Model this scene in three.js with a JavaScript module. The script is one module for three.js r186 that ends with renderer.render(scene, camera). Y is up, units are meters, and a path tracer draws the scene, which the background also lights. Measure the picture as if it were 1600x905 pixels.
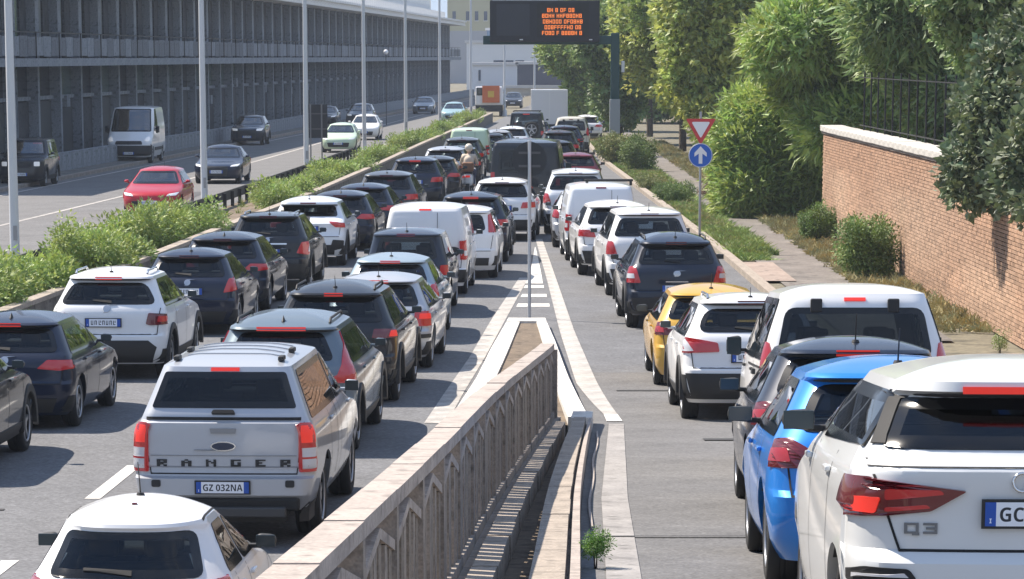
import * as THREE from 'three';
import { RoundedBoxGeometry } from 'three/addons/geometries/RoundedBoxGeometry.js';
import { mergeGeometries, toCreasedNormals } from 'three/addons/utils/BufferGeometryUtils.js';
import { MarchingCubes } from 'three/addons/objects/MarchingCubes.js';

// ---------------------------------------------------------------- camera, sky, sun, exposure
const scene = new THREE.Scene();
const CAM_H = 4.75;
const camera = new THREE.PerspectiveCamera(2 * Math.atan(1188 / 5500) * 180 / Math.PI, 1600 / 2376, 0.5, 3000);
camera.position.set(0, CAM_H, 0);
camera.rotation.x = -Math.atan(1100 / 5500);            // phone tele lens tilted down, upper part of the frame kept
camera.setViewOffset(1600, 2376, 0, 0, 1600, 905);
camera.updateProjectionMatrix();

const SUN = new THREE.Vector3(-0.64, 1.0, -0.42).normalize();
{ // hazy summer sky: pale horizon, mid blue above, thin even cloud, brighter round the sun
  const w = 512, h = 256, d = new Float32Array(w * h * 4), K = 0.41;
  for (let j = 0; j < h; j++) for (let i = 0; i < w; i++) {
    const el = (j + 0.5) / h * Math.PI - Math.PI / 2, az = (i + 0.5) / w * Math.PI * 2, v = new THREE.Vector3(Math.cos(el) * Math.cos(az), Math.sin(el), Math.cos(el) * Math.sin(az));
    const t = Math.pow(Math.max(0, Math.sin(el)), 0.55), c = 0.5 + 0.5 * Math.sin(az * 3 + Math.sin(el * 9) * 1.7) * Math.sin(el * 11 + Math.sin(az * 2) * 2), q = 0.28 * c * c, s = Math.exp(-Math.acos(Math.min(1, Math.max(-1, v.dot(SUN)))) * 3.2) * 0.7;
    const L = [0.82, 1.0, 1.24], Z = [0.22, 0.42, 0.88], k = (j * w + i) * 4;
    for (let m = 0; m < 3; m++) d[k + m] = K * ((L[m] * (1 - t) + Z[m] * t) * (1 - q) + q * 1.25 + s);
    d[k + 3] = 1;
  }
  const t = new THREE.DataTexture(d, w, h, THREE.RGBAFormat, THREE.FloatType); t.mapping = THREE.EquirectangularReflectionMapping; t.magFilter = THREE.LinearFilter; t.minFilter = THREE.LinearFilter; t.needsUpdate = true;
  scene.background = t; scene.environment = t;
}
const sun = new THREE.DirectionalLight(0xfff4e6, 4.6);
sun.position.copy(SUN).multiplyScalar(200).add(new THREE.Vector3(0, 0, -100));
sun.target.position.set(0, 0, -100); scene.add(sun, sun.target);
sun.castShadow = true; sun.shadow.mapSize.set(4096, 4096);
Object.assign(sun.shadow.camera, { left: -130, right: 130, top: 180, bottom: -180, near: 1, far: 500 });
sun.shadow.radius = 1;
const renderer = new THREE.WebGLRenderer({ antialias: true });
renderer.toneMapping = THREE.LinearToneMapping;
renderer.toneMappingExposure = 1.95;
renderer.shadowMap.enabled = true;
scene.fog = new THREE.FogExp2(0xc8d2e0, 0.00028);

// ---------------------------------------------------------------- helpers
let seed = 20240611;
const rnd = () => { seed = (seed * 1664525 + 1013904223) >>> 0; return seed / 4294967296; };
const rr = (a, b) => a + (b - a) * rnd();
const clamp = (v, a, b) => Math.max(a, Math.min(b, v));
const lerp = (a, b, t) => a + (b - a) * t;
const names = new Map();
function numbered(n) { const k = names.get(n) || 0; names.set(n, k + 1); return k ? `${n}_${String(k).padStart(3, '0')}` : n; }
function shade(o) { o.traverse(c => { if (c.isMesh) { c.castShadow = true; c.receiveShadow = true; } }); return o; }
function mesh(name, geo, mat, parent, extra) {
  const m = new THREE.Mesh(geo, mat); m.name = name; m.castShadow = m.receiveShadow = true;
  if (extra) Object.assign(m.userData, extra);
  if (parent) parent.add(m); return m;
}
function thing(name, label, category, group) {
  const o = new THREE.Group(); o.name = numbered(name); o.userData = { label, category };
  if (group) o.userData.group = group; scene.add(o); return o;
}
function tag(o, label, category, group) { o.name = numbered(o.name); o.userData.label = label; o.userData.category = category; if (group) o.userData.group = group; scene.add(o); return o; }
function struct(name, geo, mat) { const m = mesh(name, geo, mat, scene); m.userData.kind = 'structure'; return m; }
function xf(g, x = 0, y = 0, z = 0, rx = 0, ry = 0, rz = 0, s) {
  const m = new THREE.Matrix4().compose(new THREE.Vector3(x, y, z), new THREE.Quaternion().setFromEuler(new THREE.Euler(rx, ry, rz)), s ? new THREE.Vector3(...s) : new THREE.Vector3(1, 1, 1));
  return g.applyMatrix4(m);
}
const box = (w, h, d, x = 0, y = 0, z = 0, r = 0) => xf(r ? new RoundedBoxGeometry(w, h, d, 2, r) : new THREE.BoxGeometry(w, h, d), x, y, z);
const cyl = (r0, r1, h, x = 0, y = 0, z = 0, n = 16) => xf(new THREE.CylinderGeometry(r0, r1, h, n), x, y, z);
function merge(a) {
  a = a.map(g => { g = g.index ? g.toNonIndexed() : g; for (const k of Object.keys(g.attributes)) if (!['position', 'normal', 'uv'].includes(k)) g.deleteAttribute(k);
    if (!g.attributes.uv) g.setAttribute('uv', new THREE.BufferAttribute(new Float32Array(g.attributes.position.count * 2), 2)); return g; });
  return a.length > 1 ? mergeGeometries(a) : a[0];
}
// piecewise monotone cubic through [[u, v], ...]
function curve(pts) {
  const n = pts.length, d = [], m = [];
  for (let i = 0; i < n - 1; i++) d.push((pts[i + 1][1] - pts[i][1]) / (pts[i + 1][0] - pts[i][0]));
  m[0] = d[0]; m[n - 1] = d[n - 2];
  for (let i = 1; i < n - 1; i++) m[i] = d[i - 1] * d[i] <= 0 ? 0 : 2 * d[i - 1] * d[i] / (d[i - 1] + d[i]);
  return x => {
    if (x <= pts[0][0]) return pts[0][1]; if (x >= pts[n - 1][0]) return pts[n - 1][1];
    let i = 0; while (x > pts[i + 1][0]) i++;
    const h = pts[i + 1][0] - pts[i][0], t = (x - pts[i][0]) / h, t2 = t * t, t3 = t2 * t;
    return pts[i][1] * (2 * t3 - 3 * t2 + 1) + h * m[i] * (t3 - 2 * t2 + t) + pts[i + 1][1] * (3 * t2 - 2 * t3) + h * m[i + 1] * (t3 - t2);
  };
}
// straight-line curve through [[u, v], ...] (extended at the ends)
function line(pts) {
  return x => { let i = 0; while (i < pts.length - 2 && x > pts[i + 1][0]) i++;
    const [a, b] = [pts[i], pts[i + 1]]; return a[1] + (b[1] - a[1]) * (x - a[0]) / (b[0] - a[0]); };
}
// value noise for textures
function noise2(w, h, cell, sd) {
  const gw = Math.max(1, Math.round(w / cell)), gh = Math.max(1, Math.round(h / cell)), g = new Float32Array(gw * gh); let s = sd * 7919 + 13;
  for (let i = 0; i < g.length; i++) { s = (s * 1664525 + 1013904223) >>> 0; g[i] = s / 4294967296; }
  const o = new Float32Array(w * h), sm = t => t * t * (3 - 2 * t);
  for (let y = 0; y < h; y++) for (let x = 0; x < w; x++) {
    const fx = x / w * gw, fy = y / h * gh, ix = Math.floor(fx), iy = Math.floor(fy), tx = sm(fx - ix), ty = sm(fy - iy);
    const a = g[(iy % gh) * gw + ix % gw], b = g[(iy % gh) * gw + (ix + 1) % gw], c = g[((iy + 1) % gh) * gw + ix % gw], e = g[((iy + 1) % gh) * gw + (ix + 1) % gw];
    o[y * w + x] = lerp(lerp(a, b, tx), lerp(c, e, tx), ty);
  }
  return o;
}
function tex(w, h, fn, rep = [1, 1], srgb = true) {
  const d = new Uint8Array(w * h * 4);
  for (let y = 0; y < h; y++) for (let x = 0; x < w; x++) { const c = fn(x, y), i = (y * w + x) * 4; d[i] = clamp(c[0], 0, 255); d[i + 1] = clamp(c[1], 0, 255); d[i + 2] = clamp(c[2], 0, 255); d[i + 3] = 255; }
  const t = new THREE.DataTexture(d, w, h); t.wrapS = t.wrapT = THREE.RepeatWrapping; t.magFilter = THREE.LinearFilter; t.minFilter = THREE.LinearMipmapLinearFilter; t.generateMipmaps = true;
  t.repeat.set(...rep); if (srgb) t.colorSpace = THREE.SRGBColorSpace; t.needsUpdate = true; return t;
}
const std = (c, rough = 0.8, o = {}) => new THREE.MeshStandardMaterial({ color: new THREE.Color().setRGB(...(Array.isArray(c) ? c : [c, c, c])), roughness: rough, ...o });
// ---------------------------------------------------------------- materials
function paintMat(r, g, b, metal = 0.0, rough = 0.42) {
  return new THREE.MeshPhysicalMaterial({ color: new THREE.Color().setRGB(r, g, b), metalness: metal, roughness: rough, specularIntensity: 0.25, clearcoat: 0.85, clearcoatRoughness: 0.06 });
}
const PAINT = paintMat(0.5, 0.5, 0.5);
const M = {
  glass: new THREE.MeshPhysicalMaterial({ color: new THREE.Color().setRGB(0.012, 0.015, 0.018), roughness: 0.04, metalness: 0, ior: 1.6 }),
  plastic: std(0.02, 0.6), dark: std(0.012, 0.75), tyre: std(0.018, 0.85), rim: std([0.42, 0.43, 0.45], 0.35, { metalness: 0.7 }),
  chrome: std(0.7, 0.15, { metalness: 1 }), seam: std(0.01, 0.8),
  red: new THREE.MeshPhysicalMaterial({ color: new THREE.Color().setRGB(0.26, 0.01, 0.013), roughness: 0.2, clearcoat: 1, emissive: new THREE.Color().setRGB(0.5, 0.02, 0.02), emissiveIntensity: 0.12 }),
  redLit: new THREE.MeshPhysicalMaterial({ color: new THREE.Color().setRGB(0.6, 0.03, 0.02), roughness: 0.3, emissive: new THREE.Color().setRGB(1, 0.05, 0.03), emissiveIntensity: 0.2 }),
  redDark: new THREE.MeshPhysicalMaterial({ color: new THREE.Color().setRGB(0.13, 0.008, 0.012), roughness: 0.15, clearcoat: 1 }),
  amber: std([0.55, 0.2, 0.05], 0.25), clear: new THREE.MeshPhysicalMaterial({ color: new THREE.Color().setRGB(0.6, 0.6, 0.62), roughness: 0.15, clearcoat: 1 }),
  lamp: new THREE.MeshPhysicalMaterial({ color: new THREE.Color().setRGB(0.7, 0.72, 0.75), roughness: 0.1, clearcoat: 1, emissive: new THREE.Color().setRGB(1, 0.97, 0.88), emissiveIntensity: 0.12 }),
  frit: std(.006, .12), mirror: std([.03, .045, .05], .12), privacy: new THREE.MeshPhysicalMaterial({ color: new THREE.Color().setRGB(.07, .085, .1), roughness: 0.0, transmission: 1, thickness: 0, ior: 1.45 }), lining: std(.045, .95), tint: new THREE.MeshPhysicalMaterial({ color: new THREE.Color().setRGB(.3, .34, .36), roughness: 0.0, transmission: 1, thickness: 0, ior: 1.45 }), clearGlass: new THREE.MeshPhysicalMaterial({ color: new THREE.Color().setRGB(.6, .67, .68), roughness: 0.0, transmission: 1, thickness: 0, ior: 2.3 }),
  plate: null, badge: std(0.5, 0.25, { metalness: 0.9 }), seat: std(0.03, 0.9),
};
function canvasTex(w, h, draw) { const c = document.createElement('canvas'); c.width = w; c.height = h; const x = c.getContext('2d'); draw(x, w, h); const t = new THREE.CanvasTexture(c); t.colorSpace = THREE.SRGBColorSpace; return t; }
function plateTex(text, frame = true) {
  return canvasTex(416, 96, (x, w, h) => {
    x.fillStyle = '#e6e9ee'; x.fillRect(0, 0, w, h);
    x.fillStyle = '#1c4fa8'; x.fillRect(0, 0, 40, h); x.fillRect(w - 40, 0, 40, h);
    x.fillStyle = '#e8eaf2'; x.font = 'bold 26px sans-serif'; x.textAlign = 'center'; x.fillText('I', 20, 84);
    x.fillStyle = '#20242c'; x.font = 'bold 78px sans-serif';
    if (text) x.fillText(text, w / 2, 77, w - 100);
    else { let s = 5; for (let i = 0; i < 7; i++) { const cx = 62 + i * 43 + (i > 1 ? 8 : 0); x.fillRect(cx, 20, 9, 56); x.fillRect(cx + 20, 20, 9, (s = s * 17 % 23) > 10 ? 56 : 28); x.fillRect(cx, i % 2 ? 20 : 66, 28, 10); } }
  });
}
const plateMat = t => new THREE.MeshStandardMaterial({ map: plateTex(t), roughness: 0.45 });
M.plate = plateMat('');

// ---------------------------------------------------------------- car builder: a body is a stack of rounded plan outlines
function roundPoly(p, r) {
  if (!r) return p; const o = [];
  for (let i = 0; i < p.length; i++) {
    const a = p[(i + p.length - 1) % p.length], b = p[i], c = p[(i + 1) % p.length];
    const l1 = Math.hypot(a[0] - b[0], a[1] - b[1]), l2 = Math.hypot(c[0] - b[0], c[1] - b[1]), k = Math.min(r, l1 * 0.45, l2 * 0.45);
    const s = [b[0] + (a[0] - b[0]) * k / l1, b[1] + (a[1] - b[1]) * k / l1], e = [b[0] + (c[0] - b[0]) * k / l2, b[1] + (c[1] - b[1]) * k / l2];
    for (let t = 0; t <= 1.001; t += 0.25) o.push([s[0] * (1 - t) ** 2 + 2 * b[0] * t * (1 - t) + e[0] * t * t, s[1] * (1 - t) ** 2 + 2 * b[1] * t * (1 - t) + e[1] * t * t]);
  }
  return o;
}
class Shell {
  constructor(s) {
    this.s = s; this.rear = curve(s.rear); this.front = curve(s.front); this.wid = curve(s.width);
    this.rr = s.rr || 0.2; this.rf = s.rf || 0.32; this.bow = s.bow ?? 0.07; this.bowF = s.bowF ?? 0.2; this.tp = s.taper ?? 0.04;
    this.top0 = s.top0; this.H = s.H; this.pw = s.roofPow || 2.3;
  }
  // outline scale above the roof edge
  q(y) { return y <= this.top0 ? 1 : Math.pow(clamp((this.H - y) / (this.H - this.top0), 0, 1), 1 / this.pw); }
  zr(y) { return this.s.L / 2 - this.rear(y); }
  zf(y) { return -this.s.L / 2 + this.front(y); }
  hw(y) { return this.wid(y) * this.s.W / 2; }
  base(y) { const q = this.q(y), yy = Math.min(y, this.top0); let a = this.zr(yy), b = this.zf(yy), w = this.hw(yy); const m = (a + b) / 2; return { a: m + (a - m) * q, b: m + (b - m) * q, w: w * q, k: q }; }
  hwz(w, z) { const t = z / (this.s.L / 2); return w * (1 - this.tp * t * t); }
  rearZ(x, y) { const o = this.base(y), w = this.hwz(o.w, o.a), r = Math.min(this.rr * Math.max(o.k, 0.05), w * 0.9); const ax = Math.min(Math.abs(x), w), e = Math.max(0, (ax - (w - r)) / r); return o.a - this.bow * o.k * (ax / w) ** 2 - r * (1 - Math.sqrt(Math.max(0, 1 - e * e))); }
  frontZ(x, y) { const o = this.base(y), w = this.hwz(o.w, o.b), r = Math.min(this.rf * Math.max(o.k, 0.05), w * 0.9); const ax = Math.min(Math.abs(x), w), e = Math.max(0, (ax - (w - r)) / r); return o.b + this.bowF * o.k * (ax / w) ** 2 + r * (1 - Math.sqrt(Math.max(0, 1 - e * e))); }
  sideX(z, y) {
    const o = this.base(y), rA = this.rr * o.k, rB = this.rf * o.k, w = this.hwz(o.w, clamp(z, o.b, o.a));
    let e = Math.max(0, (z - (o.a - this.bow * o.k - rA)) / rA, ((o.b + this.bowF * o.k + rB) - z) / rB); const r = z > (o.a + o.b) / 2 ? rA : rB; e = Math.min(e, 1);
    return w - r * (1 - Math.sqrt(Math.max(0, 1 - e * e)));
  }
  topY(x, z) { let lo = this.top0 - 0.3, hi = this.H; for (let i = 0; i < 26; i++) { const y = (lo + hi) / 2; const ok = z < this.rearZ(x, y) && z > this.frontZ(x, y) && Math.abs(x) < this.base(y).w; if (ok) lo = y; else hi = y; } return lo; }
  body(holes) {
    const s = this.s, U = [], nS = 46, arches = [s.zw[0], s.zw[1]];
    // half outline nodes: ['r', t] rear face, ['c', a] rear corner, ['s', u], ['d', a] front corner, ['f', t]
    for (let i = 0; i <= 6; i++) U.push(['r', i / 6]); for (let i = 1; i <= 6; i++) U.push(['c', i / 6 * Math.PI / 2]);
    const o5 = this.base(s.yb || 0.5), z0 = o5.a - this.bow - this.rr, z1 = o5.b + this.bowF + this.rf; let us = [];
    for (let i = 1; i < nS; i++) us.push(i / nS);
    for (const zw of arches) for (let k = 0; k <= 12; k++) us.push((zw + s.ra * Math.cos(k / 12 * Math.PI) * 1.0001 - z0) / (z1 - z0));
    us = us.filter(u => u > 0.001 && u < 0.999).sort((a, b) => a - b).filter((u, i, A) => !i || u - A[i - 1] > 0.002); for (const u of us) U.push(['s', u]);
    for (let i = 0; i <= 6; i++) U.push(['d', (1 - i / 6) * Math.PI / 2]); for (let i = 1; i <= 6; i++) U.push(['f', 1 - i / 6]);
    const nh = U.length, n = 2 * nh - 2;
    let ys = new Set([s.clr, s.top0]); for (const k of ['rear', 'front', 'width']) for (const p of s[k]) if (p[0] > s.clr && p[0] < s.top0) ys.add(p[0]);
    ys = [...ys].sort((a, b) => a - b).filter((y, i, A) => !i || y - A[i - 1] > 0.006); const rows = [];
    for (let i = 0; i < ys.length; i++) { rows.push(ys[i]); if (i < ys.length - 1) { const m = Math.ceil((ys[i + 1] - ys[i]) / (ys[i] > s.belt - .1 ? .036 : .075)); for (let k = 1; k < m; k++) rows.push(lerp(ys[i], ys[i + 1], k / m)); } }
    for (const q of [0.97, 0.92, 0.84, 0.72, 0.56, 0.36, 0.16]) rows.push(this.H - (this.H - this.top0) * Math.pow(q, this.pw));
    const yT = s.ra + s.rw + 0.04, pos = [], idx = [];
    const at = (node, y) => {
      const o = this.base(y), rA = Math.min(this.rr * o.k, o.w * 0.9), rB = Math.min(this.rf * o.k, o.w * 0.9), wA = this.hwz(o.w, o.a), wB = this.hwz(o.w, o.b), [t, v] = node;
      if (t === 'r') { const x = v * (wA - rA); return [x, this.rearZ(x, y)]; }
      if (t === 'c') { const x = wA - rA + rA * Math.sin(v); return [x, this.rearZ(Math.min(x, wA - 1e-6), y)]; }
      if (t === 's') { const za = o.a - this.bow * o.k - rA, zb = o.b + this.bowF * o.k + rB, z = lerp(za, zb, v); return [this.hwz(o.w, z), z]; }
      if (t === 'd') { const x = wB - rB + rB * Math.sin(v); return [x, this.frontZ(Math.min(x, wB - 1e-6), y)]; }
      const x = v * (wB - rB); return [x, this.frontZ(x, y)];
    };
    const add = (node, y, sx, inset = 0) => {
      let yy = y; if (y < yT) { const z = at(node, s.yb || 0.5)[1]; let yl = s.clr; if (node[0] === 's') { for (const zw of arches) { const dz = Math.abs(z - zw); if (dz < s.ra) yl = Math.max(yl, s.rw + Math.sqrt(s.ra * s.ra - dz * dz)); } } yy = yl + (y - s.clr) * (yT - yl) / (yT - s.clr); }
      const [x, z] = at(node, yy); const w = inset ? Math.max(0, (x - inset) / Math.max(x, 0.01)) : 1; pos.push(sx * x * w, yy, z + (inset ? -Math.sign(z) * inset * 0.5 : 0));
    };
    const ring = (y, inset = 0) => { for (let i = 0; i < nh; i++) add(U[i], y, 1, inset); for (let i = nh - 2; i > 0; i--) add(U[i], y, -1, inset); };
    ring(s.clr, 0.14); for (const y of rows) ring(y);
    const R = rows.length + 1;
    for (let j = 0; j < R - 1; j++) for (let i = 0; i < n; i++) { const a = j * n + i, b = j * n + (i + 1) % n, c = a + n, d = b + n; idx.push(a, b, c, b, d, c); }
    const o = this.base(this.H - 1e-4); pos.push(0, this.H, (o.a + o.b) / 2); const ci = pos.length / 3 - 1; for (let i = 0; i < n; i++) idx.push((R - 1) * n + i, (R - 1) * n + (i + 1) % n, ci);
    const inner = (poly, x, y, m) => { let c = false, dm = 1e9; for (let i = 0, j = poly.length - 1; i < poly.length; j = i++) { const [ax, ay] = poly[i], [bx, by] = poly[j]; if ((ay > y) !== (by > y) && x < (bx - ax) * (y - ay) / (by - ay) + ax) c = !c; const l2 = (bx - ax) ** 2 + (by - ay) ** 2, t = clamp(((x - ax) * (bx - ax) + (y - ay) * (by - ay)) / l2, 0, 1); dm = Math.min(dm, Math.hypot(x - ax - t * (bx - ax), y - ay - t * (by - ay))); } return c && dm > m; };
    const keep = [], nq = (R - 1) * n * 6; for (let i = 0; i < idx.length; i += i < nq ? 6 : 3) { const c = [0, 1, 2].map(k => i < nq ? (pos[idx[i] * 3 + k] + pos[idx[i + 1] * 3 + k] + pos[idx[i + 2] * 3 + k] + pos[idx[i + 4] * 3 + k]) / 4 : 0); const cut = c[1] > s.belt - 0.05 && (holes || []).some(h => h.view === 'side' ? c[0] * h.sgn > 0 && Math.abs(Math.abs(c[0]) - this.sideX(c[2], c[1])) < 0.05 && inner(h.poly, c[2], c[1], 0.032) : (h.view === 'rear' ? Math.abs(c[2] - this.rearZ(c[0], c[1])) : Math.abs(c[2] - this.frontZ(c[0], c[1]))) < 0.06 && inner(h.poly, c[0], c[1], 0.036)); if (!cut) for (let k = 0; k < (i < nq ? 6 : 3); k++) keep.push(idx[i + k]); }
    const g = new THREE.BufferGeometry(); g.setAttribute('position', new THREE.Float32BufferAttribute(pos, 3)); g.setIndex(keep);
    return toCreasedNormals(g, 0.5);
  }
  // a panel that follows the shell: polygon in rear/front (x, y), side (z, y) or top (x, z) view
  patch(view, poly, off = 0.006, o = {}) {
    poly = roundPoly(poly, o.r || 0); const skirt = o.skirt ?? true, sgn = o.sgn || 1, nx = o.nx || 8, max = o.max || 0.07;
    const yv = poly.map(p => p[1]), yLo = Math.min(...yv), yHi = Math.max(...yv), F = o.frit ? Math.min(o.frit, (yHi - yLo) * 0.25) : 0;
    let ys = [...new Set([...yv, ...(F ? [yLo + F, yHi - F] : [])].map(y => +y.toFixed(5)))].sort((a, b) => a - b).filter((y, i, A) => !i || y - A[i - 1] > 1e-4); const rows = [];
    for (let i = 0; i < ys.length; i++) { rows.push(ys[i]); if (i < ys.length - 1) { const m = Math.ceil((ys[i + 1] - ys[i]) / max); for (let k = 1; k < m; k++) rows.push(lerp(ys[i], ys[i + 1], k / m)); } }
    const span = y => { let a = 1e9, b = -1e9; for (let i = 0; i < poly.length; i++) { const p = poly[i], q = poly[(i + 1) % poly.length]; if ((p[1] - y) * (q[1] - y) <= 1e-9) { if (Math.abs(p[1] - q[1]) < 1e-6) { a = Math.min(a, p[0], q[0]); b = Math.max(b, p[0], q[0]); } else { const x = p[0] + (q[0] - p[0]) * (y - p[1]) / (q[1] - p[1]); a = Math.min(a, x); b = Math.max(b, x); } } } return [a, b]; };
    const cl = (u, v, k) => { const o = this.base(v), w = this.hwz(o.w, k ? o.a : o.b) - 0.004; return clamp(u, -w, w); };
    const pt = (u, v) => view === 'rear' ? [u = cl(u, v, 1), v, this.rearZ(u, v)] : view === 'front' ? [u = cl(u, v, 0), v, this.frontZ(u, v)] : view === 'side' ? [sgn * this.sideX(u, v), v, u] : [u, this.topY(u, v), v];
    const nrm = (u, v) => {
      if (view === 'rear' || view === 'front') { const R = view === 'rear', o = this.base(v), w = this.hwz(o.w, R ? o.a : o.b), r = R ? this.rr : this.rf, bw = R ? this.bow : this.bowF, ax = Math.min(Math.abs(u), w), e = clamp((ax - (w - r)) / r, 0, 0.999), sg = R ? 1 : -1, f = y => R ? this.base(y).a : -this.base(y).b, sl = clamp((f(v + 0.01) - f(v - 0.01)) / 0.02, -1.6, 1.6), n = Math.sqrt(1 - e * e);
        return new THREE.Vector3(Math.sign(u) * (e + 2 * bw * ax / (w * w) * n), -sl * n, sg * n).normalize(); }
      const e = 0.008, a = pt(u + e, v), b = pt(u - e, v), c = pt(u, v + e), d = pt(u, v - e); const A = new THREE.Vector3(a[0] - b[0], a[1] - b[1], a[2] - b[2]), B = new THREE.Vector3(c[0] - d[0], c[1] - d[1], c[2] - d[2]); const N = A.cross(B).normalize(); const want = view === 'side' ? N.x * sgn : N.y; return want < 0 ? N.negate() : N; };
    const G = rows.map((y, j) => { const yy = j === 0 ? y + 1e-5 : j === rows.length - 1 ? y - 1e-5 : y; let [a, b] = span(yy); if (a > b) [a, b] = span(y); const r = [], ff = o.frit ? Math.min(o.frit, (b - a) * 0.25) : 0; for (let i = 0; i <= nx; i++) { const u = ff ? (i === 0 ? a : i === nx ? b : lerp(a + ff, b - ff, (i - 1) / (nx - 2))) : lerp(a, b, view === 'rear' || view === 'front' ? 0.5 - 0.5 * Math.cos(Math.PI * i / nx) : i / nx), p = pt(u, y), N = nrm(u, y); r.push([p, N]); } return r; });
    const P = [], I = [], J = [], off1 = (g, k) => [g[0][0] + g[1].x * k, g[0][1] + g[1].y * k, g[0][2] + g[1].z * k];
    for (const r of G) for (const g of r) P.push(...off1(g, off));
    const W = nx + 1, flip = (view === 'front') !== (view === 'side' && sgn > 0) !== (view === 'top');
    const quad = (a, b, c, d, T = I) => flip ? T.push(a, c, b, b, c, d) : T.push(a, b, c, b, d, c);
    for (let j = 0; j < G.length - 1; j++) for (let i = 0; i < nx; i++) { const ym = (rows[j] + rows[j + 1]) / 2; quad(j * W + i, j * W + i + 1, (j + 1) * W + i, (j + 1) * W + i + 1, F && i > 0 && i < nx - 1 && ym > yLo + F && ym < yHi - F ? J : I); }
    if (skirt) {
      const B = []; for (let i = 0; i <= nx; i++) B.push([0, i]); for (let j = 1; j < G.length; j++) B.push([j, nx]); for (let i = nx - 1; i >= 0; i--) B.push([G.length - 1, i]); for (let j = G.length - 2; j > 0; j--) B.push([j, 0]);
      const k0 = P.length / 3; for (const [j, i] of B) { P.push(...off1(G[j][i], -0.004)); P.push(...off1(G[j][i], off)); }
      for (let i = 0; i < B.length; i++) { const a = k0 + 2 * i, b = k0 + 2 * ((i + 1) % B.length); flip ? I.push(a, a + 1, b, b, a + 1, b + 1) : I.push(a, b, a + 1, b, b + 1, a + 1); }
    }
    const g = new THREE.BufferGeometry(); g.setAttribute('position', new THREE.Float32BufferAttribute(P, 3)); g.setIndex(I);
    if (F) { const h = new THREE.BufferGeometry(); h.setAttribute('position', g.attributes.position); h.setIndex(J); return [toCreasedNormals(h, 0.6), toCreasedNormals(g, 0.6)]; }
    return toCreasedNormals(g, 0.6);
  }
}
const mir = p => p.map(([x, y]) => [-x, y]).reverse();
const tyreGeo = {}, rimGeo = {};
function wheelGeo(R, w) {
  const k = R + '_' + w; if (tyreGeo[k]) return [tyreGeo[k], rimGeo[k]];
  const h = w / 2, ri = R * 0.66, pr = [[ri, -h * 0.86], [R - 0.05, -h], [R - 0.015, -h * 0.9], [R, -h * 0.62], [R, -h * 0.24], [R - 0.008, -h * 0.2], [R - 0.008, -h * 0.12], [R, -h * 0.08], [R, h * 0.08], [R - 0.008, h * 0.12], [R - 0.008, h * 0.2], [R, h * 0.24], [R, h * 0.62], [R - 0.015, h * 0.9], [R - 0.05, h], [ri, h * 0.86], [ri, -h * 0.86]].map(p => new THREE.Vector2(p[0], p[1]));
  tyreGeo[k] = xf(new THREE.LatheGeometry(pr, 30), 0, 0, 0, 0, 0, Math.PI / 2);
  const parts = [xf(new THREE.CylinderGeometry(ri * 0.99, ri * 0.99, w * 0.5, 24, 1, true), 0, 0, 0, 0, 0, Math.PI / 2), xf(new THREE.TorusGeometry(ri * 0.97, 0.014, 6, 24), h * 0.84, 0, 0, 0, Math.PI / 2), xf(new THREE.TorusGeometry(ri * 0.97, 0.014, 6, 24), -h * 0.84, 0, 0, 0, Math.PI / 2)];
  for (const sx of [-1, 1]) { for (let i = 0; i < 5; i++) { const a = i / 5 * Math.PI * 2; parts.push(xf(new THREE.BoxGeometry(0.03, ri * 0.9, ri * 0.24), 0, ri * 0.5, 0).applyMatrix4(new THREE.Matrix4().makeRotationX(a)).translate(sx * h * 0.62, 0, 0)); } parts.push(xf(new THREE.CylinderGeometry(ri * 0.22, ri * 0.22, 0.04, 14), sx * h * 0.66, 0, 0, 0, 0, Math.PI / 2)); }
  rimGeo[k] = merge(parts); return [tyreGeo[k], rimGeo[k]];
}
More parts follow.
